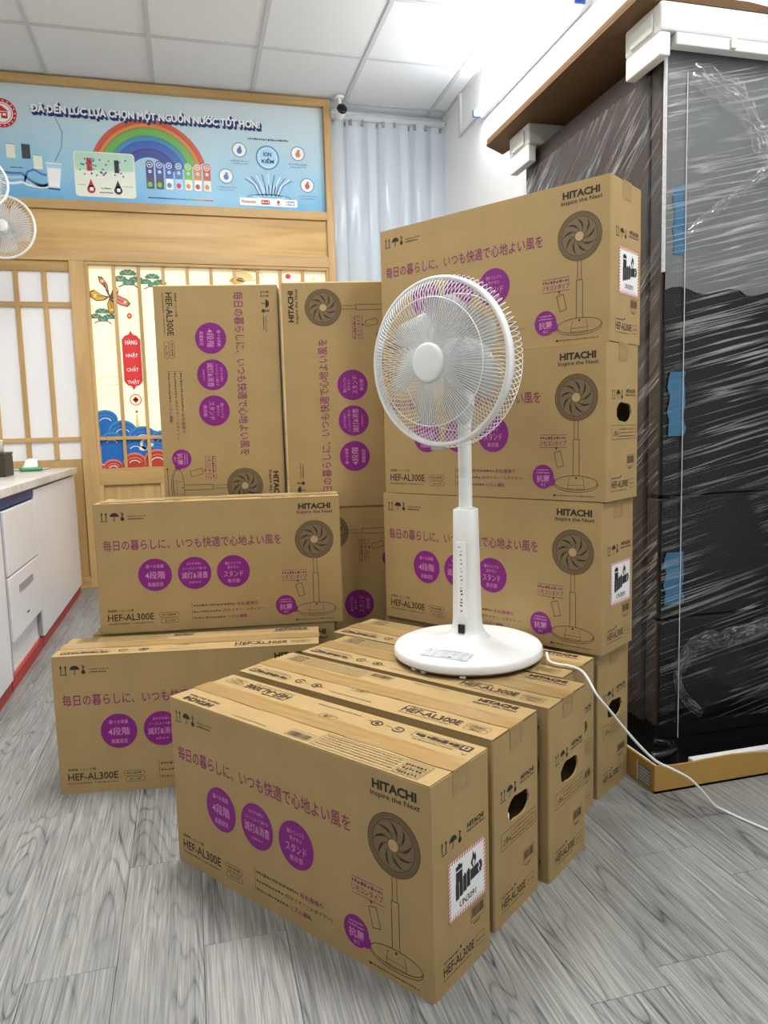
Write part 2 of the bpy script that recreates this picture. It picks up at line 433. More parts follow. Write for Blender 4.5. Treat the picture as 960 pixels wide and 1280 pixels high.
for k in range(7):
    b = MB(); n = 8; w = .148; x0 = -.395 + k*.1105 - .01
    yo = -.016 if k % 2 else .012
    vs = []; fs = []
    zz = [.02, .6, 1.2, 1.8, 2.4, 2.978]
    for z in zz:
        for q in range(n+1):
            u = q/n
            wob = .004*math.sin(z*2.1+k*1.7) + .006*math.sin(u*PI)*(1 if k % 2 else -1) + .003*math.sin(u*7+z+k)
            vs.append((x0+u*w, yo+wob, z))
    for j in range(len(zz)-1):
        for q in range(n): fs.append((j*(n+1)+q, j*(n+1)+q+1, (j+1)*(n+1)+q+1, (j+1)*(n+1)+q))
    m_ = len(vs); vs2 = vs + [(x_, y_+.002, z_) for x_, y_, z_ in vs]
    fs2 = fs + [tuple(i_+m_ for i_ in reversed(f_)) for f_ in fs]
    b.raw(vs2, fs2, 0, True); o = b.build('strip', STRIPM, cur)
    for hx in (.035, .113):
        h = MB(); h.box(x0+hx-.008, x0+hx+.008, yo-.006, yo+.006, 2.955, 2.992); h.build('hook', plain('hook_grey', srgb(150, 152, 155), .4, var=.05), o)

# ------------------------------------------------------------------ the wooden partition with poster, art window and lattice screen
YP = 4.93
par = thing('wooden_partition', 'light oak partition wall with lattice windows and boarded frieze', 'partition', (0, YP, 0))
def pbox(name, mat, x0, x1, z0, z1, y0=0., y1=.15, parent=par, c=.002, label=None):
    b = MB(); b.box(x0, x1, y0, y1, z0, z1, c=c); return b.build(name, mat, parent, label=label)
XL, XR = -2.58, 1.0
pbox('stile', WOODZ, .955, XR, 0, 3.072)
pbox('rail', WOODX, XL, .955, 3.028, 3.072)
pbox('rail', WOODX, XL, .955, 2.318, 2.372)
pbox('rail', WOODX, XL, .955, 2.018, 2.086)
pbox('frieze_board', BOARDX, XL, .955, 2.086, 2.318, .018, .12)
pbox('poster_backing', WOODX, XL, .955, 2.372, 3.028, .04, .12)
pbox('stile', WOODZ, -.645, -.556, 0, 2.018)
pbox('rail', WOODX, -.556, .955, .648, .735)
pbox('rail', WOODX, -.556, .955, 0, .07)
pbox('stile', WOODZ, -.556, -.53, .07, .648); pbox('stile', WOODZ, -.19, -.165, .07, .648); pbox('stile', WOODZ, .38, .405, .07, .648)
for (a, c) in ((-.53,-.19), (-.165,.38), (.405,.955)): pbox('lower_panel', WOODZ, a, c, .07, .648, .02, .10)
# art window: inner trim, cream pane with printed picture, lattice bars in front
trim = WOODX
aw = pbox('window_trim', WOODX, -.556, .955, .735, .752, .006, .12)
pbox('window_trim', WOODX, -.556, .955, 2.0, 2.018, .006, .12)
pbox('window_trim', WOODZ, -.556, -.538, .752, 2.0, .006, .12); pbox('window_trim', WOODZ, .938, .955, .752, 2.0, .006, .12)
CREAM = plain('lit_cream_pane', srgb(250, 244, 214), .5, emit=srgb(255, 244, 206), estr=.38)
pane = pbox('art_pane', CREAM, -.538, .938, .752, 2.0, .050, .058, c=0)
barx = [-.392, -.245, -.098, .049, .196, .343, .490, .637, .784]
for bx in barx: pbox('lattice_bar', WOODZ, bx-.010, bx+.010, .752, 2.0, .022, .048, c=.001)
pbox('lattice_bar', WOODX, -.538, .938, .930, .952, .020, .046, c=.001)
# picture on the pane
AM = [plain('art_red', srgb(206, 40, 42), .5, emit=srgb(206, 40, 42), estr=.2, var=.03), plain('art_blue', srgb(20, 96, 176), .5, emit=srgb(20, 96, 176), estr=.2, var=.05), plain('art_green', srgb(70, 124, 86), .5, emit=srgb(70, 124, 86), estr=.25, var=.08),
      plain('art_white', srgb(240, 240, 240), .5), plain('art_gold', srgb(226, 176, 60), .5, var=.05), plain('art_brown', srgb(110, 60, 44), .5, var=.05),
      plain('art_rust', srgb(176, 62, 44), .5, var=.05), plain('art_pink', srgb(226, 130, 110), .5, var=.05), plain('art_teal', srgb(60, 140, 190), .5, var=.05), plain('art_sand', srgb(240, 222, 150), .5)]
aR, aB, aG, aW, aY, aBr, aRu, aPk, aTe, aSa = range(10)
P = Print()
def pine(cx, cz, s):
    """layered needle pads on a thin branch"""
    P.line([(cx-.05*s, cz-.045*s), (cx+.01*s, cz-.02*s), (cx+.05*s, cz-.05*s)], .006*s, aBr, .5)
    for k, (dx, dz, w) in enumerate(((0,.02,.042),(-.038,-.012,.036),(.040,-.014,.040),(.002,-.030,.030))):
        x_, z_ = cx+dx*s, cz+dz*s
        pts = [(x_-w*s, z_-.006*s)]
        for q in range(13):
            a = PI - PI*q/12; rr = 1 + (.10 if q % 2 else -.06); pts.append((x_+w*s*math.cos(a)*rr, z_+.024*s*math.sin(a)*rr))
        pts.append((x_+w*s, z_-.006*s)); P.poly(pts, aG, 1+.3*k)
        for q in range(1, 6):
            a = PI - PI*q/6; P.line([(x_, z_-.002*s), (x_+w*s*.8*math.cos(a), z_+.017*s*math.sin(a))], .0022*s, aTe if q % 2 else aSa, 1.15+.3*k)
pine(-.31, 1.93, 1.2); pine(-.165, 1.915, 1.05); pine(-.475, 1.70, 1.0)
# butterfly
bfx, bfz = -.425, 1.815
def wing(pts, mi, lay):
    P.poly([(bfx+x_, bfz+y_) for x_, y_ in pts], aBr, lay)
    cx_ = sum(p[0] for p in pts)/len(pts); cy_ = sum(p[1] for p in pts)/len(pts)
    P.poly([(bfx+cx_+(x_-cx_)*.82, bfz+cy_+(y_-cy_)*.82) for x_, y_ in pts], mi, lay+.3)
    P.line([(bfx, bfz), (bfx+cx_*1.5, bfz+cy_*1.5)], .004, aBr, lay+.5); P.ell(bfx+cx_*1.25, bfz+cy_*1.25, .010, .009, aSa, lay+.6, 10)
wing([(0,0),(-.02,.05),(-.055,.085),(-.062,.125),(-.035,.118),(-.008,.075)], aPk, 2)
wing([(0,0),(-.045,.012),(-.09,.042),(-.118,.03),(-.112,-.005),(-.08,-.028),(-.03,-.022)], aY, 3)
wing([(0,0),(.02,.045),(.042,.062),(.055,.045),(.05,.015)], aRu, 4)
wing([(0,0),(.05,.012),(.10,-.012),(.122,-.04),(.10,-.062),(.055,-.048)], aPk, 5)
wing([(0,0),(.035,-.04),(.028,-.085),(.008,-.115),(-.014,-.095),(-.018,-.045)], aY, 6)
P.poly([(bfx-.022,bfz+.042),(bfx-.012,bfz+.046),(bfx+.020,bfz-.030),(bfx+.012,bfz-.036)], aBr, 7.5)
for dx in (-.012, .004): P.line([(bfx-.018,bfz+.044),(bfx-.03+dx,bfz+.085)], .0025, aBr, 7.5)
# hanging tag
P.line([(-.314,1.92),(-.316,1.60)], .003, aSa, 1); P.ell(-.316,1.70,.015,.018,aR,2); P.ell(-.316,1.70,.006,.007,aSa,3)
P.poly([(-.316+x_, 1.425+z_) for x_, z_ in ((-.055,-.13),(-.035,-.155),(-.015,-.16),(0,-.185),(.015,-.16),(.035,-.155),(.055,-.13),(.055,.13),(.035,.155),(.015,.16),(0,.185),(-.015,.16),(-.035,.155),(-.055,.13))], aR, 2)
for k, wd in enumerate(('HÀNG', 'NHẬT', 'CHẤT', 'THẬT')): P.text(wd, -.352, 1.523-k*.083, .072, .034, aW, 3, .02)
P.ring(-.31,1.18,.036,.036,.006,aR,2); P.ell(-.31,1.18,.012,.02,aR,2); P.ell(-.31,1.18,.02,.008,aRu,2)
P.ell(-.309,1.105,.008,.008,aR,2); P.poly([(-.313,1.09),(-.305,1.09),(-.296,1.0),(-.322,1.0)], aSa, 2)
# waves
P.poly([(-.537,.90),(-.537,1.10),(-.50,1.08),(-.45,1.03),(-.36,1.02),(-.26,1.0),(-.16,.97),(-.05,.94),(.1,.90),(.3,.88),(.93,.86),(.93,.78),(-.537,.78)], aB, 1)
def crest(cx, cz, r, mi, edge, lay):
    P.ell(cx, cz, r, r*.8, edge, lay); P.ell(cx, cz-.006, r*.92, r*.72, mi, lay+.3); P.ring(cx, cz-.010, r*.72, r*.54, .006, edge, lay+.5, 30, .2, PI-.2); P.ring(cx, cz-.014, r*.48, r*.34, .005, aW, lay+.5, 24, .2, PI-.2)
for k, (cx, cz, r) in enumerate(((-.50,1.06,.075),(-.40,.985,.085),(-.28,.945,.085),(-.16,.92,.08),(-.04,.90,.09),(.12,.87,.09),(.3,.85,.09),(.5,.83,.09),(.7,.83,.09),(-.47,.92,.075),(-.33,.88,.07),(-.20,.855,.07),(-.06,.84,.07))): crest(cx, cz, r, aB, aTe, 2+k*.9)
P.ring(-.255,.900,.045,.040,.016,aW,15,30,.4,4.9); P.ell(-.285,.872,.022,.015,aW,15); P.ell(-.232,.893,.014,.012,aW,15)
P.poly([(-.537,.753),(.93,.753),(.93,.79),(.3,.79),(-.1,.80),(-.25,.805),(-.33,.785),(-.42,.785),(-.537,.775)], aRu, 14)
for k, (cx, cz, r) in enumerate(((-.47,.765,.055),(-.34,.790,.07),(-.20,.800,.08),(-.06,.785,.07),(.1,.78,.07))): crest(cx, cz, r, aRu, aPk, 15.5+k*.9)
P.ring(-.45,1.30,.075,.028,.004,aSa,1); P.ring(-.47,1.22,.06,.015,.003,aSa,1)
P.ell(.40,1.955,.06,.03,aSa,1); P.ring(.43,1.965,.10,.035,.006,aSa,2); P.ell(.36,1.93,.05,.02,aY,1); P.ell(.69,1.965,.018,.016,aR,2); P.line([(.69,1.95),(.69,1.7)],.003,aSa,1); P.ell(.86,1.95,.008,.012,aSa,2)
mb = MB(); P.emit(mb, lambda x, y, e: (x, .050-e, y), .0006, .0003); mb.build('art_print', AM, pane, label='printed pine, butterfly and wave picture')
# lattice screen on the left
PANEM = plain('frosted_pane', srgb(232, 231, 233), .4, emit=srgb(255, 253, 250), estr=.10, var=.01)
pbox('header', WOODX, XL, -.645, 1.957, 2.018, .02, .12)
sx = [-.645 - .012]
vb = [-.792 - .158*k for k in range(12)]
edges = [-.645] + vb + [XL]
for k in range(len(edges)-1):
    x1 = edges[k] - (.0135 if k else 0); x0 = edges[k+1] + (.0135 if k < len(edges)-2 else 0)
    for (z0, z1) in ((.818,.930),(.956,1.744),(1.774,1.957)): pbox('pane', PANEM, x0, x1, z0, z1, .040, .050, c=0)
for bx in vb: pbox('lattice_bar', WOODZ, bx-.0135, bx+.0135, .818, 1.957, .022, .055, c=.001)
pbox('lattice_bar', WOODX, XL, -.645, .930, .956, .020, .055, c=.001); pbox('lattice_bar', WOODX, XL, -.645, 1.744, 1.774, .020, .055, c=.001)
pbox('lower_panel', WOODZ, XL, -.645, .07, .818, .03, .12); pbox('rail', WOODX, XL, -.645, 0, .07)

# poster in the frieze
def mat_poster():
    m, t, b = nt('poster_print')
    tc = N(t, 'ShaderNodeTexCoord'); sp = N(t, 'ShaderNodeSeparateXYZ'); t.links.new(tc.outputs['Object'], sp.inputs[0])
    ns = N(t, 'ShaderNodeTexNoise'); ns.inputs['Scale'].default_value = 4; ns.inputs['Detail'].default_value = 3; t.links.new(tc.outputs['Object'], ns.inputs['Vector'])
    h = mathn(t, 'ADD', mathn(t, 'MULTIPLY', sp.outputs['Z'], 1.53), mathn(t, 'MULTIPLY', mathn(t, 'SUBTRACT', ns.outputs['Fac'], .5), .35))
    h = mathn(t, 'ADD', h, mathn(t, 'MULTIPLY', sp.outputs['X'], .06))
    rp = ramp(t, [(0, srgb(104, 176, 222)), (.30, srgb(154, 204, 230)), (.6, srgb(190, 218, 230)), (1, srgb(212, 226, 230))])
    t.links.new(h, rp.inputs[0]); t.links.new(rp.outputs[0], b.inputs['Base Color']); b.inputs['Roughness'].default_value = .35
    return m
pst = thing('wall_poster', 'wide sky blue advertising poster with rainbow and water glass', 'poster', (0, YP+.040, 2.372))
mb = MB(); mb.box(-1.4, .953, -.006, -.0005, .002, .654); mb.build('poster_sheet', mat_poster(), pst)
pc = dict(white=(246,248,250), navy=(30,46,110), red=(206,92,72), orange=(222,138,74), green=(112,176,88), teal=(64,142,190), blue=(62,100,180), dblue=(60,74,150), purple=(70,50,120), cream=(236,240,226), crimson=(196,30,40), black=(30,32,40), steel=(84,126,190), sky=(176,220,244), lime=(120,190,70), mint=(186,222,200), grey=(120,150,180), dkgrey=(70,70,84))
PK = list(pc); PMs = [plain('poster_'+k, srgb(*v), .4, var=.02) for k, v in pc.items()]; pi = {k: i for i, k in enumerate(PK)}
P = Print(); ZO = 2.372
def z(v): return v - ZO
# round logo
lx, lz = -.955, z(2.854); P.ell(lx,lz,.082,.082,pi['white'],1); P.ring(lx,lz,.082,.082,.020,pi['crimson'],2); P.ring(lx,lz,.056,.056,.004,pi['crimson'],2)
for k in range(18):
    a = 2*PI*k/18; P.ell(lx+.072*math.cos(a), lz+.072*math.sin(a), .004, .004, pi['white'], 3, 6)
P.poly([(lx-.04,lz+.01),(lx,lz+.042),(lx+.04,lz+.01)], pi['crimson'], 3); P.rect(lx-.032,lz-.03,lx+.032,lz+.006,pi['crimson'],3); P.rect(lx-.012,lz-.03,lx-.002,lz-.002,pi['white'],4); P.rect(lx+.006,lz-.015,lx+.024,lz-.002,pi['white'],4)
# headline with its dark drop edge
HL = 'ĐÃ ĐẾN LÚC LỰA CHỌN MỘT NGUỒN NƯỚC TỐT HƠN!'
BASE = 'DÃ DẾN LÚC LỤA CHỌN MỘT NGUỒN NUÓC TỐT HON!'          # horns and crossbars are laid on as strokes of their own
text2d(BASE); rx0, rx1, ry0, ry1 = _raw[(BASE, 0.0)]
def headline(x, zz, w, h, mi, lay, d):
    P.heavy(BASE, x, zz, w, h, mi, lay, d)
    sx_ = w/(rx1-rx0); sz_ = h/(ry1-ry0); yb = zz - ry0*sz_; cap = .73*sz_
    for k, ch in enumerate(HL):
        if ch not in 'ĐỰƯỚƠ': continue
        text2d(BASE[:k+1]); c1 = x + (_raw[(BASE[:k+1], 0.0)][1]-rx0)*sx_
        if k: text2d(BASE[:k].rstrip()); c0 = x + (_raw[(BASE[:k].rstrip(), 0.0)][1]-rx0)*sx_ + (.012 if BASE[k-1] == ' ' else .003)
        else: c0 = x
        if ch == 'Đ': P.rect(c0-.004-d, yb+cap*.46-d*.6, c0+.014, yb+cap*.58+d*.6, mi, lay+1.6)
        else: P.poly([(c1-.005,yb+cap*.86-d),(c1+.001+d,yb+cap*.84-d),(c1+.006+d,yb+cap*.95),(c1+.006+d,yb+cap*1.12+d),(c1-.001-d,yb+cap*1.12+d),(c1-.001-d,yb+cap*.98)], mi, lay+1.6)
headline(-.782, z(2.848), 1.335, .076, pi['navy'], 4.0, .0060)
headline(-.786, z(2.855), 1.335, .076, pi['navy'], 6.0, .0050)
headline(-.790, z(2.862), 1.335, .076, pi['white'], 8.0, .0026)
# rainbow
cx, cz = -.14, z(2.53)
for (r0, w, c) in ((.352,.03,'red'),(.324,.026,'orange'),(.300,.050,'green'),(.252,.03,'teal'),(.223,.05,'blue'),(.175,.05,'dblue')):
    P.ring(cx, cz, r0, r0, w, pi[c], 1, 40, .32, PI-.38)
# white card
def rrect(x0, z0, x1, z1, r, mi, lay):
    pts = []
    for (ax, az, s) in ((x1-r,z1-r,0),(x0+r,z1-r,PI/2),(x0+r,z0+r,PI),(x1-r,z0+r,1.5*PI)):
        pts += [(ax+r*math.cos(s+PI/2*k/5), az+r*math.sin(s+PI/2*k/5)) for k in range(6)]
    P.poly(pts, mi, lay)
rrect(-.578, z(2.404), -.228, z(2.668), .022, pi['cream'], 4)
rrect(-.572, z(2.56), -.234, z(2.662), .018, pi['mint'], 5)
P.rect(-.505,z(2.555),-.475,z(2.63),pi['crimson'],6); P.rect(-.347,z(2.55),-.320,z(2.625),pi['black'],6)
r = random.Random(4)
for k in range(34):
    P.ell(-.55+.30*r.random(), z(2.53+.10*r.random()), .006, .006, pi[r.choice(['teal','green','steel','navy','grey'])], 7, 8)
for (dx, c) in ((-.487,'crimson'),(-.332,'black')):
    P.ell(dx, z(2.448), .024, .024, pi[c], 6, 16); P.poly([(dx-.02,z(2.458)),(dx+.02,z(2.458)),(dx,z(2.508))], pi[c], 6); P.rect(dx-.008,z(2.44),dx+.012,z(2.46),pi['white'],7)
P.greek(-.43,z(2.452),.06,.010,pi['navy'],6,3); P.greek(-.44,z(2.428),.08,.009,pi['navy'],6,4); P.greek(-.565,z(2.47),.05,.006,pi['grey'],6,5); P.greek(-.30,z(2.47),.055,.006,pi['grey'],6,5)
# seven coloured bars
for k, c in enumerate(('purple','dblue','blue','steel','lime','orange','red')):
    x0 = -.163 + k*.0572
    rrect(x0, z(2.475), x0+.046, z(2.638), .021, pi[c], 4); P.ring(x0+.023, z(2.612), .018, .018, .004, pi['white'], 5, 16); P.ell(x0+.023, z(2.612), .009, .006, pi['sky'], 5, 10); P.ell(x0+.023, z(2.572), .011, .011, pi['sky'], 5, 10)
    rrect(x0+.001, z(2.47), x0+.045, z(2.535), .005, pi[('dkgrey','dkgrey','white','sky','cream','white','cream')[k]], 5); P.ell(x0+.02, z(2.495), .014, .016, pi[('lime','lime','steel','crimson','orange','crimson','orange')[k]], 6, 10)
    P.rect(-.16+k*.0565, z(2.413), -.16+(k+1)*.0565, z(2.420), pi[('navy','navy','blue','teal','green','orange','red')[k]], 4)
# properties of water: drop, icons, crown, sponsor bar
P.greek(.467, z(2.802), .26, .013, pi['navy'], 4, 9)
P.ell(.587, z(2.698), .074, .074, pi['sky'], 4); P.ring(.587, z(2.698), .074, .074, .007, pi['steel'], 5); P.ring(.587, z(2.698), .058, .058, .003, pi['white'], 5)
P.text('ION', .562, z(2.705), .05, .026, pi['navy'], 6, .03); P.text('KIỀM', .549, z(2.664), .078, .034, pi['navy'], 6, .03)
for (ix, iz, c) in ((.411,2.735,'grey'),(.783,2.735,'orange'),(.321,2.571,'steel'),(.837,2.541,'red')):
    P.ell(ix, z(iz), .046, .046, pi['white'], 4, 24); P.ring(ix, z(iz), .046, .046, .006, pi['grey'], 5, 24); P.ell(ix, z(iz)-.006, .016, .018, pi['steel' if c in ('grey','steel') else c], 6, 12); P.ell(ix+.004, z(iz)+.016, .009, .008, pi['grey'], 6, 10)
    P.greek(ix-.06, z(iz)-.072, .12, .010, pi['grey'], 4, int(ix*100)); P.greek(ix-.05, z(iz)-.088, .10, .009, pi['grey'], 4, int(ix*90))
for k in range(11):
    a = -1.25 + 2.5*k/10; P.line([(.587+.06*math.sin(a), z(2.46)), (.587+.10*math.sin(a), z(2.53)), (.587+.16*math.sin(a), z(2.60-.03*abs(a)))], .006, pi['white' if k % 2 else 'steel'], 4)
P.ring(.587, z(2.452), .14, .022, .006, pi['steel'], 4); P.ring(.587, z(2.458), .10, .016, .005, pi['white'], 4); P.ell(.60, z(2.50), .05, .03, pi['sky'], 4)
rrect(.399, z(2.398), .768, z(2.446), .008, pi['white'], 5)
P.text('Panasonic', .412, z(2.414), .09, .018, pi['crimson'], 6, .03); rrect(.535, z(2.408), .59, z(2.436), .008, pi['crimson'], 6); P.greek(.541, z(2.415), .043, .014, pi['white'], 7, 5)
P.ell(.645, z(2.426), .009, .011, pi['crimson'], 6, 12); P.rect(.634, z(2.408), .656, z(2.412), pi['crimson'], 6); P.greek(.695, z(2.424), .055, .012, pi['blue'], 6, 2); P.greek(.695, z(2.408), .055, .012, pi['blue'], 6, 8)
# glass of water with ribbon of water, small product cards
P.poly([(-.735,z(2.588)),(-.645,z(2.584)),(-.663,z(2.436)),(-.729,z(2.440))], pi['sky'], 5); P.poly([(-.728,z(2.56)),(-.652,z(2.558)),(-.666,z(2.450)),(-.725,z(2.452))], pi['white'], 6); P.line([(-.729,z(2.441)),(-.663,z(2.437))], .008, pi['navy'], 6); P.line([(-.735,z(2.588)),(-.645,z(2.584))], .006, pi['white'], 6)
for k, (o_, c) in enumerate(((0,'white'),(.02,'sky'),(.036,'steel'))):
    P.line([(-.72,z(2.455)+o_*.4),(-.76,z(2.445)+o_*.3),(-.80,z(2.448)+o_*.5),(-.84,z(2.455)+o_),(-.87,z(2.47)+o_*1.4),(-.92,z(2.46)+o_*1.6),(-1.0,z(2.46)+o_*1.8)], .014, pi[c], 3)
P.line([(-.86,z(2.47)),(-.84,z(2.53)),(-.80,z(2.545)),(-.76,z(2.52)),(-.72,z(2.515))], .012, pi['steel'], 3)
P.line([(-.68,z(2.60)),(-.64,z(2.68)),(-.63,z(2.77)),(-.66,z(2.84)),(-.68,z(2.88))], .004, pi['steel'], 1)
for (x0, z0, x1, z1, c) in ((-.946,2.604,-.898,2.686,'cream'),(-.862,2.604,-.815,2.688,'dkgrey'),(-.802,2.548,-.752,2.630,'cream')):
    P.rect(x0, z(z0), x1, z(z1), pi[c], 4); P.line([(x0,z(z1)),(x1,z(z1)-.004)], .004, pi['grey'], 5)
P.greek(-.93, z(2.547), .07, .009, pi['navy'], 4, 12)
mb = MB(); P.emit(mb, lambda x, y, e: (x, -.006-e, y), .0006, .0004); mb.build('poster_artwork', PMs, pst)
# ------------------------------------------------------------------ the fan cartons
L, H, W = .7015, .3790, .1783
HT = H - .0012                                    # top of the flaps
def carton_body(hole):
    b = MB(); c = .003; z0, z1 = 0., HT - .0035
    ring = [(c,0),(L-c,0),(L,c),(L,W-c),(L-c,W),(c,W),(0,W-c),(0,c)]
    for k in range(8):
        (x0, y0), (x1, y1) = ring[k], ring[(k+1) % 8]
        if k in (2, 6) and hole:
            # end wall with a torn, rounded hand hole
            r = random.Random(k); n = 24; cy, cz = .0965, .213
            if k == 6: cy = W - cy
            hp = []
            for q in range(n):
                a = 2*PI*q/n; e = 2/2.8
                u = (abs(math.cos(a))**e)*math.copysign(1, math.cos(a))*.043*(1+r.uniform(-.05,.04)); v = (abs(math.sin(a))**e)*math.copysign(1, math.sin(a))*.024*(1+r.uniform(-.12,.06))
                hp.append((u, v))
            sgn = 1 if k == 2 else -1
            yy = lambda u: cy + sgn*u
            lo, hi = (c - .0965, W-c - .0965) if k == 2 else (-(W-c - cy), cy - c)
            op = []
            for (u, v) in hp:                      # outer rectangle point in the same direction
                s_ = min([((hi if u > 0 else lo)/u) if abs(u) > 1e-9 else 1e9, ((z1-cz if v > 0 else z0-cz)/v) if abs(v) > 1e-9 else 1e9])
                op.append((u*s_, v*s_))
            corners = [(hi, z1-cz), (lo, z1-cz), (lo, z0-cz), (hi, z0-cz)]
            for q in range(n):
                q2 = (q+1) % n; A, B = op[q], op[q2]; pts = [hp[q], A]
                for cn in corners:
                    if (abs(A[0]-cn[0]) < 1e-6 and abs(B[1]-cn[1]) < 1e-6 and abs(A[1]-cn[1]) > 1e-6) or (abs(A[1]-cn[1]) < 1e-6 and abs(B[0]-cn[0]) < 1e-6 and abs(A[0]-cn[0]) > 1e-6): pts.append(cn)
                pts += [B, hp[q2]]
                b.poly([(x0, yy(u), cz+v) for u, v in pts], 0)
                b.poly([(x0, yy(hp[q][0]), cz+hp[q][1]), (x0, yy(hp[q2][0]), cz+hp[q2][1]), (x0-sgn*.004, yy(hp[q2][0]*.97), cz+hp[q2][1]*.97), (x0-sgn*.004, yy(hp[q][0]*.97), cz+hp[q][1]*.97)], 0)
        else:
            b.poly([(x0,y0,z0),(x1,y1,z0),(x1,y1,z1),(x0,y0,z1)], 0)
    b.poly([(x_,y_,z0) for x_, y_ in reversed(ring)], 0)
    if not hole: b.poly([(x_,y_,z1) for x_, y_ in ring], 0)
    return b.mesh('carton_body', CARD)
BODY = {h_: carton_body(h_) for h_ in (False, True)}
def flap_mesh():
    b = MB(); n = 14; t = .0035; wv = []
    for q in range(n+1):
        x_ = .0015 + (L-.003)*q/n
        lift = -.0006 + .0006*math.sin(q*1.3)
        wv.append((x_, lift))
    for q in range(n):
        (xa, la), (xb, lb) = wv[q], wv[q+1]
        y0, y1 = .001, W/2 - .0012
        b.raw([(xa,y0,HT-t),(xb,y0,HT-t),(xb,y1,HT-t),(xa,y1,HT-t),(xa,y0,HT-.0008),(xb,y0,HT-.0008),(xb,y1,HT+lb),(xa,y1,HT+la)],
              [(4,5,6,7),(0,1,5,4),(2,3,7,6)] + ([(3,0,4,7)] if q == 0 else []) + ([(1,2,6,5)] if q == n-1 else []))
    return b.mesh('top_flap', CARD_TOP)
FLAP = flap_mesh()
def tape_mesh():
    b = MB(); y0, y1 = .064, .114; e = .0007; zt = HT + .0004; d = .043
    n = 16
    top = [(-e, zt-d), (-e, zt)] + [(L*q/n, zt + .0002*math.sin(q*2.)) for q in range(1, n)] + [(L+e, zt), (L+e, zt-d)]
    for k in range(len(top)-1):
        (xa, za), (xb, zb) = top[k], top[k+1]
        ya = .0015*math.sin(k*1.9) ; yb_ = .0015*math.sin((k+1)*1.9)
        b.poly([(xa,y0+ya,za),(xb,y0+yb_,zb),(xb,y1+yb_,zb),(xa,y1+ya,za)], 0)
    return b.mesh('packing_tape', TAPE)
TAPEM = tape_mesh()
FOAMM = plain('white_foam', srgb(226, 228, 226), .8, bscale=220, var=.03, bump=.2)
def foam_mesh():
    b = MB(); b.box(L-.10, L-.010, .030, .082, .10, .202, c=.006); return b.mesh('foam_insert', FOAMM)
FOAMI = foam_mesh()

def icons(P, u, v, s=1.0):
    for k in (0, 1):
        x_ = u + (-.006 + .012*k)*s
        P.line([(x_, v-.010*s), (x_, v+.008*s)], .0022*s, iINK); P.poly([(x_-.0035*s,v+.006*s),(x_+.0035*s,v+.006*s),(x_,v+.013*s)], iINK)
    P.line([(u-.010*s,v-.0125*s),(u+.010*s,v-.0125*s)], .002*s, iINK)
    x_ = u + .029*s
    P.poly([(x_+.0125*s*math.cos(PI*k/8), v+.0115*s*math.sin(PI*k/8)) for k in range(9)], iINK); P.line([(x_,v),(x_,v-.011*s),(x_-.004*s,v-.012*s)], .0018*s, iINK)
    x_ = u + .051*s
    P.ell(x_, v-.007*s, .0055*s, .0055*s, iINK, 0, 12); P.line([(x_,v-.004*s),(x_,v+.011*s)], .004*s, iBRN); P.line([(x_-.004*s,v+.012*s),(x_+.005*s,v+.006*s)], .0016*s, iINK)
def maker(P, u, v, w, col=iINK):
    P.text('HITACHI', u+w*.04, v+w*.125, w*.90, w*.165, col, 0, .045)
    P.text('Inspire the Next', u, v-w*.025, w, w*.118, col, 0, .012)
def fan_drawing(P, cx, cy, R):
    P.ell(cx, cy, R, R, iMID, 0, 40)
    P.ring(cx, cy, R, R, .0022, iBRN, 1, 48); P.ring(cx, cy, R-.005, R-.005, .0012, iBRN, 1, 48); P.ring(cx, cy, R-.010, R-.010, .0022, iBRN, 1, 48)
    for k in range(60):
        a = 2*PI*k/60; P.line([(cx+(R-.013)*math.cos(a), cy+(R-.013)*math.sin(a)), (cx+R*math.cos(a), cy+R*math.sin(a))], .0007, iBRN, 1)
    for k in range(9):                                  # swept blades: a dark crescent behind each edge
        a0 = 2*PI*k/9 + .2; pin = []; pout = []
        for q in range(7):
            s_ = q/6; rr = .013 + (R-.026)*s_; a = a0 + .85*s_**1.3
            wd = (.0016 + .0042*math.sin(PI*s_))/rr
            pin.append((cx+rr*math.cos(a), cy+rr*math.sin(a))); pout.append((cx+rr*math.cos(a+wd), cy+rr*math.sin(a+wd)))
        for q in range(6): P.poly([pin[q], pout[q], pout[q+1], pin[q+1]], iINK if q in (2,3,4) else iBRN, 2)
    P.ell(cx, cy, .011, .011, iPAL, 3, 20); P.ring(cx, cy, .0125, .0125, .0015, iBRN, 4, 24)
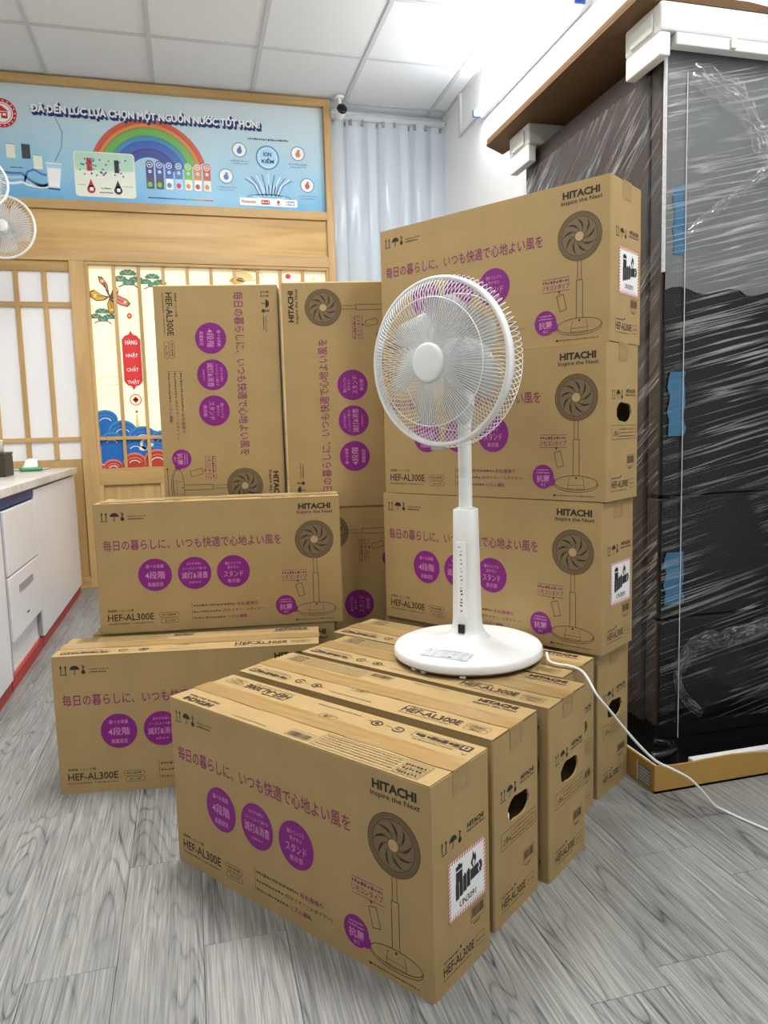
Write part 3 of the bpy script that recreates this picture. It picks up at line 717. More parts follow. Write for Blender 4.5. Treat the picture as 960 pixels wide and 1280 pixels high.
def front_print():
    P = Print()
    P.sec('handling_icons'); icons(P, .030, .340); P.greek(.095, .338, .052, .004, iBRN, 0, 1); P.greek(.095, .330, .045, .005, iINK, 0, 2)
    P.sec('slogan'); P.text('毎日の暮らしに、いつも快適で心地よい風を', .022, .2415, .505, .031, iSLO, 0, .006)
    for (cx, rows) in ((.162, (('選べる風量', .020, .050, .010), ('4段階', -.012, .056, .022), ('風量設定', -.034, .044, .012))),
                       (.274, (('おやすみ時に', .024, .044, .008), ('シーンによって選べる', .010, .066, .008), ('減灯&消音', -.016, .074, .020), ('お好みで', -.030, .034, .006))),
                       (.385, (('離れていても', .020, .046, .009), ('見やすい', .007, .034, .009), ('スタンド', -.016, .056, .018), ('表示部', -.034, .036, .012)))):
        P.sec('round_badge#%.3f' % cx); P.ell(cx, .167, .0475, .0475, iPUR, 0, 48)
        for (s_, dv, w, h) in rows: P.text(s_, cx-w/2, .167+dv, w, h, iLIL, 1, .006 if h > .015 else .003)
    P.sec('model_name'); P.text('扇風機 リビング扇', .023, .063, .072, .007, iINK, 0, .006)
    P.text('HEF-AL300E', .022, .036, .130, .020, iINK, 0, .012)
    P.greek(.022, .026, .062, .004, iBRN, 0, 4); P.greek(.090, .026, .060, .004, iBRN, 0, 5)
    P.pill(.167, .041, .222, .055, .0012, iBRN); P.greek(.175, .045, .038, .006, iBRN, 0, 6)
    P.pill(.170, .024, .222, .037, .0012, iBRN); P.greek(.182, .028, .028, .005, iBRN, 0, 7)
    for k, (ln, s_, w, off) in enumerate(((.10, '左右首振り', .062, .128), (.066, '(切タイマー・入タイマー)', .126, .086), (.084, 'リズム運転', .058, .100))):
        v = .066 - k*.0185
        P.sec('feature_line#%d' % k); P.line([(.261, v-.002), (.261, v+.012)], .0014, iBRN); P.greek(.266, v+.001, off-.008, .0065, iBRN, 0, 10+k); P.text(s_, .262+off, v-.001, w, .0105, iSLO if k != 1 else iBRN, 0, .010)
    P.sec('maker_name'); maker(P, .576, .328, .105)
    P.sec('fan_picture'); fan_drawing(P, .6235, .251, .0565)
    # column, base, remote
    P.line([(.6185,.195),(.6185,.150)], .0014, iBRN); P.line([(.6285,.195),(.6285,.150)], .0014, iBRN)
    P.line([(.6155,.062),(.6155,.150),(.6315,.150),(.6315,.062)], .0016, iBRN)
    P.ring(.6225, .044, .058, .0185, .0018, iBRN, 0, 40); P.ring(.6225, .039, .058, .0185, .0016, iBRN, 0, 20, PI, 2*PI); P.line([(.5645,.044),(.5645,.039)], .0016, iBRN); P.line([(.6805,.044),(.6805,.039)], .0016, iBRN)
    P.frame(.601, .030, .645, .038, .001, iBRN); P.line([(.601,.038),(.606,.056)], .001, iBRN); P.line([(.645,.038),(.641,.056)], .001, iBRN); P.ell(.6235,.056,.0025,.0025,iINK,1,10)
    P.sec('remote_picture'); c_, s_ = math.cos(.24), math.sin(.24)
    P.line([(.577+x_*c_-y_*s_, .102+x_*s_+y_*c_) for x_, y_ in ((-.009,-.019),(.009,-.019),(.009,.019),(-.009,.019))], .0016, iBRN, 0, True)
    P.greek(.526, .151, .070, .007, iSLO, 0, 21); P.text('リモコンタイプ', .525, .1355, .073, .0125, iSLO, 0, .01)
    P.line([(.524,.162),(.599,.162)], .0012, iSLO); P.line([(.524,.131),(.599,.131)], .0012, iSLO); P.poly([(.566,.131),(.574,.131),(.571,.124)], iSLO)
    P.sec('round_badge#k'); P.ell(.533, .058, .030, .030, iPUR, 0, 36); P.ell(.557, .047, .010, .012, iPUR, .4, 16); P.text('抗菌', .515, .044, .036, .018, iLIL, 1, .015); P.text('加工', .526, .034, .015, .007, iLIL, 1, .006); P.greek(.517, .073, .032, .004, iLIL, 1, 31); P.greek(.514, .066, .038, .004, iLIL, 1, 32)
    P.sec('fine_print'); P.greek(.566, .010, .106, .004, iBRN, 0, 33); P.ell(.564, .012, .003, .003, iINK, 0, 8)
    return P
def barcode(P, u0, v0, u1, v1, seed=3):
    r = random.Random(seed); P.frame(u0, v0, u1, v1, .0009, iBRN); x_ = u0+.004
    while x_ < u1-.005:
        w = r.uniform(.0007, .0022); P.rect(x_, v0+.007, x_+w, v1-.003, iINK if r.random() < .6 else iBRN); x_ += w + r.uniform(.0007, .0016)
def end_print(hole):
    P = Print()
    P.sec('handling_icons'); icons(P, .036, .256, .92); P.sec('maker_name'); maker(P, .104, .252, .058)
    if hole:
        P.sec('caution_box'); P.frame(.028, .148, .165, .181, .0012, iBRN); P.text('上部', .034, .155, .022, .014, iBRN, 0, .01); P.ell(.061,.160,.003,.003,iBRN,0,8)
        P.line([(.066,.150),(.066,.179)], .001, iBRN)
        for k in range(3): P.greek(.070, .170-.0085*k, .088, .004, iBRN, 0, 40+k)
    P.sec('barcode'); barcode(P, .113, .080, .160, .108)
    P.greek(.122, .073, .022, .004, iINK, 0, 44)
    P.sec('model_name'); P.greek(.029, .052, .045, .005, iINK, 0, 45); P.ell(.08, .057, .003, .003, iINK, 0, 8); P.text('HEF-AL300E', .028, .030, .094, .017, iINK, 0, .012); P.greek(.028, .022, .085, .003, iBRN, 0, 46)
    P.pill(.128, .037, .158, .047, .0009, iBRN); P.pill(.130, .026, .158, .035, .0009, iBRN)
    return P
def top_print():
    P = Print()
    P.sec('handling_box'); P.rect(.018, .016, .040, .036, iINK); P.rect(.022, .020, .036, .032, iPAL, 1); P.ell(.029, .026, .004, .004, iINK, 2, 10)
    P.frame(.042, .016, .146, .036, .001, iBRN)
    for k in range(8): P.greek(.045+k*.0125, .019, .011, .014, iINK, 0, 50+k)
    P.greek(.046, .042, .09, .004, iBRN, 0, 60); P.line([(.016,.045),(.021,.052),(.026,.045)], .0015, iBRN)
    P.sec('recycling_mark#1'); P.ring(.180, .030, .013, .011, .0025, iINK, 0, 20, .4, 5.6); P.line([(.176,.030),(.190,.028)], .002, iINK); P.greek(.197,.027,.012,.003,iBRN,0,61)
    P.sec('recycling_mark#2'); P.ring(.232, .030, .013, .011, .0025, iINK, 0, 20); P.ell(.232,.030,.005,.004,iINK,0,10); P.greek(.247,.026,.010,.003,iBRN,0,62)
    P.sec('fine_print'); P.greek(.281, .019, .118, .0035, iBRN, 0, 63)
    P.sec('top_mark'); P.pill(.312, .052, .356, .070, .0012, iBRN); P.text('上面', .323, .0555, .022, .011, iINK, 0, .01)
    P.sec('model_name'); P.greek(.474, .047, .072, .006, iINK, 0, 64); P.text('HEF-AL300E', .474, .022, .140, .022, iINK, 0, .012); P.greek(.474, .014, .125, .0035, iBRN, 0, 65)
    P.pill(.624, .030, .678, .043, .001, iBRN); P.greek(.632,.034,.036,.005,iBRN,0,66); P.pill(.626, .016, .678, .028, .001, iBRN); P.greek(.64,.019,.025,.005,iBRN,0,67)
    # back flap
    P.sec('maker_name'); maker(P, .572, .140, .100)
    P.sec('barcode'); barcode(P, .285, .143, .345, .170, 8)
    P.sec('caution_table'); P.frame(.030, .122, .275, .172, .001, iBRN)
    for k in range(5): P.greek(.09, .161-.0085*k, .18, .0035, iBRN, 0, 70+k)
    for k in range(3): P.frame(.034, .157-.014*k, .084, .169-.014*k, .0008, iBRN); P.greek(.038, .160-.014*k, .042, .006, iINK, 0, 80+k)
    P.sec('fine_print#2'); P.greek(.40, .165, .10, .003, iBRN, 0, 85)
    return P
FRONT_ME = front_print().meshes(lambda u, v, e: (u, -e, v), PRINTM)
END_ME = {h_: (end_print(h_).meshes(lambda u, v, e: (L+e, u, v), PRINTM), end_print(h_).meshes(lambda u, v, e: (-e, W-u, v), PRINTM)) for h_ in (False, True)}
TOP_ME = top_print().meshes(lambda u, v, e: (u, v, HT+.0001+e), PRINTM)
TOP180_ME = top_print().meshes(lambda u, v, e: (L-u, W-v, HT+.0001+e), PRINTM)
# battery hazard sticker
STM = [plain('sticker_paper', srgb(236, 238, 240), .35, var=.01), plain('sticker_red', srgb(206, 62, 52), .4, var=.03), plain('sticker_black', srgb(20, 20, 22), .4, var=.05), plain('sticker_grey', srgb(130, 130, 134), .4)]
def sticker_mesh():
    P = Print(); u0, u1, v0, v1 = .046, .162, .115, .222
    P.rect(u0, v0, u1, v1, 0, 0); w = .006; n = 15
    for k in range(n):
        for (vb, d) in ((v0, 1), (v1-w, 1)):
            s_ = (u1-u0)/n; x_ = u0+s_*k; P.poly([(x_,vb),(x_+s_*.5,vb),(min(u1,x_+s_*.95),vb+w),(x_+s_*.45,vb+w)], 1, 1)
        for ub in (u0, u1-w):
            s_ = (v1-v0)/n; y_ = v0+s_*k; P.poly([(ub,y_),(ub+w,y_+s_*.45),(ub+w,min(v1,y_+s_*.95)),(ub,y_+s_*.5)], 1, 1)
    def cell(x_, y_, w_, h_): P.rect(x_-w_/2, y_, x_+w_/2, y_+h_, 2, 1); P.rect(x_-w_*.2, y_+h_, x_+w_*.2, y_+h_+.003, 2, 1)
    cell(.078, .176, .020, .030); P.rect(.068, .196, .088, .198, 0, 2)
    for k in range(4): cell(.072+.0115*k, .146+.0025*k, .0105, .030)
    P.poly([(.113,.160),(.148,.163),(.148,.185),(.113,.180)], 2, 1); P.rect(.148,.168,.151,.180,2,1); P.poly([(.140,.164),(.136,.173),(.141,.175),(.137,.184),(.139,.184),(.144,.173),(.139,.172),(.142,.164)], 0, 2)
    P.poly([(.120,.182),(.114,.192),(.119,.200),(.122,.212),(.126,.203),(.130,.206),(.132,.195),(.128,.184)], 2, 1); P.poly([(.122,.184),(.120,.190),(.123,.197),(.127,.190),(.125,.184)], 0, 2)
    P.text('UN3091', .078, .1285, .052, .0125, 2, 1, .02); P.greek(.058, .1235, .09, .0015, 3, 1, 3)
    mb = MB(); P.emit(mb, lambda u, v, e: (L+e, u, v), .0007, .0002)
    return mb.mesh('hazard_sticker', STM)
STICK = sticker_mesh()

def carton(pos, yaw, label, mode='h', hole=True, sticker=False, flip_top=False):
    """pos = front bottom left corner of what the room sees; mode: lying (h), turned clockwise (cw) or anticlockwise (ccw) to stand on its end"""
    a = math.radians(yaw); d = Vector((math.cos(a), math.sin(a), 0)); p = Vector(pos)
    if mode == 'h': rot = (0, 0, a)
    elif mode == 'cw': p = p + Vector((0, 0, L)); rot = (0, PI/2, a)
    else: p = p + d*H; rot = (0, -PI/2, a)
    t = thing('fan_carton', label, 'carton', p, rot, 'electric fan cartons')
    link('carton_body', BODY[hole], t)
    link('top_flap', FLAP, t)
    link('top_flap', FLAP, t, loc=(L, W, 0), rot=(0, 0, PI))
    link('packing_tape', TAPEM, t)
    prints = FRONT_ME + END_ME[hole][0]
    if mode == 'h': prints = prints + (TOP180_ME if flip_top else TOP_ME)
    if mode == 'h' and yaw > -20: prints = prints + END_ME[hole][1]
    for nm, me in prints: link(nm, me, t)
    if hole: link('foam_insert', FOAMI, t)
    if sticker: link('hazard_sticker', STICK, t, label='white lithium battery warning sticker with striped red border')
    return t
E1 = .0001
carton((-.072, 1.635, 0), -53.99, 'carton lying at the very front with a white battery sticker on its end', hole=False, sticker=True, flip_top=True)
carton((.086, 1.763, 0), -53.46, 'carton on the floor directly behind the frontmost carton')
carton((.253, 1.868, 0), -53.42, 'carton on the floor under the front edge of the white fan base')
carton((.366, 2.024, 0), -53.2, 'carton on the floor between the fan and the tall right stack')
carton((.558, 2.165, 0), -56.2, 'lowest carton of the tall right stack, on the floor with a hand hole')
carton((.557, 2.147, H), -56.2, 'second carton from the floor in the right stack, battery sticker on its end', hole=False, sticker=True)
carton((.564, 2.141, 2*H), -56.4, 'third carton from the floor in the right stack, open hand hole in its end')
carton((.568, 2.144, 3*H), -55.3, 'topmost carton of the tall right stack beside the wrapped fridge', hole=False, sticker=True)
carton((-.381, 2.042, 0), -9.65, 'carton on the floor at the left, half hidden by the front carton')
carton((-.300, 2.242, 0), -9.0, 'carton on the floor just behind the left floor carton, carrying another')
carton((-.275, 2.228, H), -8.31, 'carton lying on top at the left below the two upright cartons')
carton((-.081, 2.425, L+.001), -9.93, 'upright carton at the left with its maker name at the bottom', mode='cw')
carton((-.081, 2.432, 0), -9.93, 'upright floor carton hidden underneath the left upright carton', mode='cw')
carton((.299, 2.334, L+.001), -10.4, 'upright carton beside the right stack with its fan picture at the top', mode='ccw')
carton((.299, 2.336, 0), -10.4, 'upright floor carton in the shadow between left and right stacks', mode='ccw')
# ------------------------------------------------------------------ the white living-room fan on the cartons
FX, FY, FZ = .644, 1.682, H
fan = thing('pedestal_fan', 'white pedestal fan with wire guard standing on the front cartons', 'fan', (FX, FY, FZ + .0005))
FACE, HEAD, TILT = math.radians(226), math.radians(214.5), math.radians(-2)
FANW = plain('fan_white_plastic', srgb(226, 229, 229), .28, bscale=30, var=.008)
FANG = plain('fan_pale_grey', srgb(206, 210, 211), .35, bscale=30, var=.01)
# base: round plate with rim, swelling into the column
b = MB()
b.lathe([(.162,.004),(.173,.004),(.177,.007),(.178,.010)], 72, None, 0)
b.build('base_underside', plain('fan_underside_grey', srgb(120, 122, 122), .6, var=.03), fan)  # underside of the base in mid grey
b = MB()
b.lathe([(.179,.0095),(.1825,.011),(.1835,.014),(.1830,.026),(.1800,.0315),(.173,.0345),(.15,.037),(.10,.041),(.075,.045),(.060,.050)], 72, None, 0)
b.build('base_plate', FANW, fan)
for a in (-.42, -.24, .33):
    f = MB(); M = Matrix.Rotation(FACE + a, 4, 'Z'); f.box(.158, .1755, -.007, .007, 0, .010, 0, M, c=.0015); f.build('foot', FANW, fan)
# column: rounded oval section that flares into the base
def oval(rx, ry, z, n=40, M=None, p=2.6):
    pts = []
    for k in range(n):
        a = 2*PI*k/n; c, s = math.cos(a), math.sin(a)
        q = Vector((rx*math.copysign(abs(c)**(2/p), c), ry*math.copysign(abs(s)**(2/p), s), z)); pts.append(M @ q if M else q)
    return pts
def loft(b, rings, cap0=False, cap1=True, mi=0):
    n = len(rings[0]); vs = [p for r in rings for p in r]; fs = []
    for j in range(len(rings)-1):
        for k in range(n): fs.append((j*n+k, j*n+(k+1) % n, (j+1)*n+(k+1) % n, (j+1)*n+k))
    b.raw(vs, fs, mi, True)
    if cap0: b.poly(list(reversed(rings[0])), mi)
    if cap1: b.poly(rings[-1], mi)
MF = Matrix.Rotation(FACE, 4, 'Z')
b = MB()
secs = [(.062,.062,.048,2.0),(.052,.055,.052,2.1),(.043,.047,.058,2.2),(.037,.040,.067,2.3),(.0335,.036,.080,2.5),(.032,.034,.10,2.7),(.0305,.0325,.16,2.8),(.0285,.0305,.28,2.8),(.0272,.0290,.3655,2.8)]
rings = [oval(rx, ry, z_, 48, MF, p) for rx, ry, z_, p in secs]
rings.append(oval(.0262, .0280, .3675, 48, MF, 2.8))
loft(b, rings); b.build('column', FANW, fan)
b = MB(); loft(b, [oval(.0215,.023,.3678,40,MF,2.6), oval(.0212,.0226,.3705,40,MF,2.6)]); b.build('column_collar', FANG, fan)
# controls: sensor window and a row of small legends on the column's front
b = MB(); b.box(.0335, .0405, -.0085, .0085, .066, .088, 0, MF @ Matrix.Translation((0,0,0)), c=.0015); b.build('sensor_window', DARK, fan)
b = MB(); b.box(.0300, .0316, -.0125, .0125, .055+.048, .290, 0, MF, c=.0006); b.build('control_panel', WHITEP, fan)
P = Print(); r = random.Random(3); zz = .118
while zz < .276:
    w = r.uniform(.003, .007); h = r.choice([.0022, .0030, .0042]); y_ = -.001 + r.uniform(-.0015, .0015)
    P.rect(y_-w/2, zz, y_+w/2, zz+h, 0 if zz < .175 else 1, 1); zz += h + r.choice([.004, .0055, .009])
P.rect(-.008, .276, -.001, .2785, 1, 1)
b = MB(); P.emit(b, lambda u, v, e: tuple(MF @ Vector((.0316+e, u, v))), .0003); o = b.build('control_legend', [plain('legend_dark', srgb(60, 62, 66), .6, var=.05), plain('legend_grey', srgb(140, 144, 150), .6, var=.05)], fan); o['kind'] = 'stuff'
# instruction label stuck on the base
P = Print(); P.rect(-.060, 0, .060, .048, 0, 0)
r = random.Random(8)
for k in range(5):
    for q in range(5):
        if r.random() < .8: P.greek(-.055+.023*q, .005+.009*k, .017*r.uniform(.5,1), .003, r.choice([1,2,2]), 1, k*7+q)
P.ell(-.045,.036,.0025,.0025,1,1,8); P.rect(.010,.006,.018,.011,1,1); P.rect(-.02,.041,.03,.044,2,1)
def on_base(u, v, e):
    rr = .152 - v; z_ = .037 + (.15-rr)*.08 if rr < .15 else .0368
    q = Vector((math.sqrt(max(rr*rr-u*u, 0)) if False else rr - .0, u, z_ + e)); return tuple(MF @ q)
b = MB(); P.emit(b, on_base, .0009, .0004); b.build('instruction_label', [plain('label_paper', srgb(196, 203, 207), .5), plain('label_ink', srgb(52, 60, 70), .6), plain('label_ink_grey', srgb(132, 140, 150), .6)], fan, label='small printed instruction label on the base')
# telescopic pole
b = MB(); b.lathe([(.0165,.36),(.0165,.59)], 32); b.build('pole', FANW, fan)
# head
HC = Vector((math.cos(HEAD)*.100, math.sin(HEAD)*.100, .714 - .0005))
MHd = Matrix.Translation(HC) @ Matrix.Rotation(HEAD, 4, 'Z') @ Matrix.Rotation(PI/2 - TILT, 4, 'Y')       # local Z = blowing direction
b = MB(); loft(b, [oval(.017,.017,.575,32), oval(.021,.021,.60,32), oval(.026,.024,.64,32), oval(.024,.022,.68,32)]); b.build('neck', FANW, fan)
b = MB(); b.lathe([(.012,-.165),(.035,-.163),(.052,-.152),(.060,-.130),(.062,-.100),(.060,-.072),(.052,-.060),(.02,-.056)], 40, MHd); b.build('motor_housing', FANW, fan)
RR = .188
b = MB()
b.lathe([(RR-.007,.004),(RR-.003,.0085),(RR+.002,.008),(RR+.004,.003),(RR+.004,-.010),(RR+.001,-.014),(RR-.005,-.014),(RR-.007,-.008),(RR-.007,.004)], 96, MHd, caps=False); b.build('guard_ring', FANW, fan)
# front guard: straight spokes from the cap, bending back to the ring
b = MB(); NS = 128
for k in range(NS):
    a = 2*PI*k/NS
    pts = [MHd @ Vector((r_*math.cos(a), r_*math.sin(a), h_)) for r_, h_ in ((.040,.037),(.08,.0365),(.135,.033),(.160,.026),(.176,.014),(RR-.004,.004))]
    b.tube(pts, .00088, 4, caps=False)
o = b.build('front_guard', FANW, fan); o['kind'] = 'stuff'; o['label'] = 'front guard of fine straight wires'
b = MB(); b.tube([MHd @ Vector((.143*math.cos(2*PI*k/72), .143*math.sin(2*PI*k/72), .0335)) for k in range(72)], .0012, 6, closed=True); b.build('guard_hoop', FANW, fan)
b = MB(); b.lathe([(.001,.0455),(.036,.0450),(.0415,.0435),(.0440,.040),(.0440,.034),(.038,.031)], 48, MHd); cap = b.build('hub_cap', plain('hub_cap_white', srgb(226, 230, 232), .3, bscale=30, var=.01), fan)
# rear guard: spokes swirl round the edge to the motor
b = MB(); NR = 96
for k in range(NR):
    a = 2*PI*k/NS*NS/NR
    pts = []
    for r_, h_, tw in ((RR-.002,-.010,0),(RR+.006,-.022,.02),(RR+.008,-.040,.05),(RR-.001,-.056,.09),(.165,-.068,.16),(.12,-.076,.26),(.06,-.080,.40)):
        pts.append(MHd @ Vector((r_*math.cos(a+tw), r_*math.sin(a+tw), h_)))
    b.tube(pts, .00088, 4, caps=False)
o = b.build('rear_guard', FANW, fan); o['kind'] = 'stuff'; o['label'] = 'rear guard of fine swirled wires'
b = MB()
for (r_, h_) in ((.158,-.070),): b.tube([MHd @ Vector((r_*math.cos(2*PI*k/64), r_*math.sin(2*PI*k/64), h_)) for k in range(64)], .0012, 6, closed=True)
b.build('guard_hoop', FANW, fan)
# clip of the guard at the bottom
M = MHd @ Matrix.Rotation(math.radians(-4), 4, 'Z')
def mat_blade():
    m, t, bb = nt('translucent_blade')
    bb.inputs['Base Color'].default_value = srgb(214, 218, 220); bb.inputs['Roughness'].default_value = .18
    out = t.nodes['Material Output']; tr = N(t, 'ShaderNodeBsdfTransparent'); tr.inputs[0].default_value = (.86, .88, .9, 1)
    mx = N(t, 'ShaderNodeMixShader'); mx.inputs[0].default_value = .34
    t.links.new(tr.outputs[0], mx.inputs[1]); t.links.new(bb.outputs[0], mx.inputs[2]); t.links.new(mx.outputs[0], out.inputs['Surface'])
    return m
BLADEM = mat_blade()
b = MB(); b.box(RR-.001, RR+.013, -.016, .016, -.014, .006, 0, M, c=.003); b.build('guard_clip', BLADEM, fan, label='clear plastic guard clip')
# seven swept blades

b = MB(); b.lathe([(.030,-.045),(.032,-.040),(.032,.004),(.028,.014),(.012,.020)], 40, MHd); b.build('blade_hub', plain('hub_grey', srgb(186, 190, 192), .35, var=.02), fan)
for k in range(7):
    b = MB(); nr, na = 9, 7; vs = []; fs = []
    for j in range(nr+1):
        s_ = j/nr; rr = .030 + .122*s_
        half = .20 + .24*math.sin(PI*min(1, s_*.86+.06))**.8
        if s_ > .88: half *= max(.30, 1-(s_-.88)*4.6)
        for q in range(na+1):
            u = q/na*2-1; a = 2*PI*k/7 + .42*s_ + half*u
            vs.append(MHd @ Vector((rr*math.cos(a), rr*math.sin(a), -.016 + .017*u - .006*u*u)))
    for j in range(nr):
        for q in range(na): fs.append((j*(na+1)+q, j*(na+1)+q+1, (j+1)*(na+1)+q+1, (j+1)*(na+1)+q))
    m_ = len(vs); ax = (MHd.to_3x3() @ Vector((0,0,1)))*.0016
    b.raw(vs + [v-ax for v in vs], fs + [tuple(m_+i_ for i_ in reversed(f_)) for f_ in fs], 0, True)
    b.build('blade', BLADEM, fan)
# mains lead: over the carton edge and down across the floor
pts = [(.805,1.575,.400),(.800,1.552,.387),(.812,1.528,.385),(.828,1.513,.385),(.840,1.480,.384),(.836,1.440,.378),(.840,1.408,.350),(.870,1.405,.312),(.909,1.408,.264),(.953,1.412,.214),(.997,1.415,.171),(1.043,1.418,.143),(1.094,1.422,.110),(1.137,1.426,.066),(1.170,1.430,.028),(1.205,1.431,.006),(1.222,1.39,.0035),(1.241,1.337,.0035),(1.275,1.26,.0035),(1.33,1.16,.0035),(1.42,1.08,.0035)]
V = [Vector(p) for p in pts]; sm = []
for i in range(len(V)-1):
    p0, p1, p2, p3 = V[max(0,i-1)], V[i], V[i+1], V[min(len(V)-1,i+2)]
    for q in range(5):
        t_ = q/5; sm.append(.5*((2*p1)+(p2-p0)*t_+(2*p0-5*p1+4*p2-p3)*t_*t_+(3*p1-p0-3*p2+p3)*t_**3))
sm.append(V[-1])
b = MB(); b.tube([p - Vector((FX, FY, FZ+.0005)) for p in sm], .0031, 8); b.build('power_cord', FANW, fan, label='white power cord')
# ------------------------------------------------------------------ counter on the left
CX = -.683
KICK = plain('red_plinth', srgb(166, 44, 44), .5, var=.05)
BLUEM = plain('blue_board', srgb(20, 58, 112), .5, var=.05)
EDGE = plain('cabinet_edge_grey', srgb(150, 150, 154), .5, var=.04)
def mat_marble():
    m, t, b = nt('pale_stone_worktop')
    tc = N(t, 'ShaderNodeTexCoord'); ns = N(t, 'ShaderNodeTexNoise'); ns.inputs['Scale'].default_value = 5; ns.inputs['Detail'].default_value = 6; ns.inputs['Distortion'].default_value = 1.5
    t.links.new(tc.outputs['Object'], ns.inputs['Vector']); rp = ramp(t, [(.35, srgb(196, 190, 182)), (.6, srgb(226, 222, 216))]); t.links.new(ns.outputs['Fac'], rp.inputs[0]); t.links.new(rp.outputs[0], b.inputs['Base Color'])
    b.inputs['Roughness'].default_value = .3; return m
top = MB(); top.box(CX-.62, CX+.012, .3, 4.875, .734, .770, c=.003)
tag(top.build('worktop', mat_marble()), 'pale stone worktop running along the left counter', 'worktop')
def unit(name, label, y0, y1):
    t = thing(name, label, 'cabinet', (CX, y0, 0), group='white counter units')
    b = MB(); w = y1-y0; th = .016
    for (x0, x1, a, c_, z0, z1) in ((-.60,-.02,0,th,.05,.733),(-.60,-.02,w-th,w,.05,.733),(-.60,-.58,th,w-th,.05,.733),(-.58,-.02,th,w-th,.05,.066),(-.58,-.02,th,w-th,.715,.733)): b.box(x0, x1, a, c_, z0, z1)
    b.build('carcass', WHITEL, t)
    b = MB(); b.box(-.58, -.008, 0.002, w-.002, 0, .049); b.build('plinth', KICK, t)
    return t, w
t, w = unit('base_cabinet', 'white glossy cabinet with one tall door at the far end of the counter', 3.585, 4.81)
b = MB(); b.box(-.018, 0, .004, w-.002, .052, .722, c=.002); d = b.build('door', WHITEL, t)
b = MB(); b.box(-.03, -.019, .004, w-.004, .723, .7325); b.build('recess_strip', BLUEM, t)  # thin blue strip set back under the worktop
t, w = unit('drawer_cabinet', 'white drawer cabinet below the blue strip in the counter', 2.965, 3.575)
for (z0, z1) in ((.435,.682), (.182,.429)):
    b = MB(); b.box(-.018, .004, .028, w-.022, z0, z1, c=.003); d = b.build('drawer', WHITEL, t)
    if z1 < .5:
        h = MB(); h.box(.0042, .0062, w*.30, w*.72, z0+.165, z0+.195, c=.0008); h.build('grip_recess', EDGE, d)
        h = MB(); h.box(.0042, .0052, w*.47, w*.54, z0+.055, z0+.062, c=.0003); h.build('badge', DARK, d)
b = MB(); b.box(-.020, -.002, .004, w-.004, .690, .732, c=.001); b.build('top_strip', BLUEM, t)
for (a, c_) in ((.004,.024), (w-.020,w-.004)):
    b = MB(); b.box(-.020, -.004, a, c_, .066, .688, c=.001); b.build('side_post', EDGE, t)
b = MB(); b.box(-.40, -.021, .024, w-.02, .068, .17); b.build('bottom_shelf_box', WHITEL, t)
t, w = unit('base_cabinet', 'white glossy cabinet nearest the camera on the left edge', .35, 2.955)
for k in range(3):
    b = MB(); b.box(-.018, 0, w-.868*(k+1)+.004, w-.868*k-.002, .052, .690, c=.002); b.build('door', WHITEL, t)
b = MB(); b.box(-.020, -.002, .004, w-.004, .693, .732, c=.001); b.build('top_strip', BLUEM, t)
# on the worktop
t = thing('storage_box', 'small dark box standing on the worktop by the lattice screen', 'box', (-.96, 3.99, .7705))
b = MB(); b.box(-.11, .10, -.09, .09, 0, .105, c=.006); b.build('box_body', plain('dark_olive_leatherette', srgb(48, 44, 34), .5, bscale=120, var=.1, bump=.2), t)
b = MB(); b.box(-.112, .102, -.092, .092, .105, .118, c=.004); b.build('lid', plain('dark_lid', srgb(64, 58, 46), .45, var=.08), t)
t = thing('plastic_jar', 'clear plastic tub standing on the dark box', 'jar', (-.93, 4.04, .8886))
b = MB(); b.lathe([(.032,0),(.036,.003),(.038,.045),(.036,.05)], 24); b.build('tub', plain('clear_tub', srgb(206, 200, 190), .3, var=.03), t)
b = MB(); b.lathe([(.038,.050),(.039,.052),(.039,.058),(.036,.060)], 24); b.build('lid', plain('tub_lid', srgb(226, 224, 220), .4), t)
t = thing('tissue_pack', 'green and white tissue pack lying on the worktop', 'tissues', (-.86, 4.52, .7705), (0, 0, .3))
b = MB(); b.box(-.06, .05, -.05, .06, 0, .022, c=.008); b.build('pack', plain('green_wrap', srgb(40, 140, 84), .4, var=.1), t)
b = MB(); vs = []; r = random.Random(2)
ring0 = [Vector((.035*math.cos(2*PI*k/12)*(1+.3*r.random())-.01, .03*math.sin(2*PI*k/12)*(1+.3*r.random()), .021)) for k in range(12)]
ring1 = [Vector((p.x*.8+.01*r.random(), p.y*.8, .045+.02*r.random())) for p in ring0]; ring2 = [Vector((p.x*.3, p.y*.3, .060+.012*r.random())) for p in ring0]
loft(b, [ring0, ring1, ring2]); b.build('tissue', plain('tissue_white', srgb(240, 240, 240), .9), t)
t = thing('paper_stack', 'flat sheets of paper lying on the far worktop', 'paper', (-.93, 4.68, .7705), (0, 0, -.2))
b = MB(); b.box(-.12, .10, -.06, .10, 0, .004); b.build('sheet', plain('paper_grey', srgb(120, 124, 122), .7, var=.1), t)
b = MB(); b.box(-.10, .12, -.05, .09, .004, .007, 0, Matrix.Rotation(.2, 4, 'Z')); b.build('sheet', plain('paper_white', srgb(220, 220, 216), .7), t)

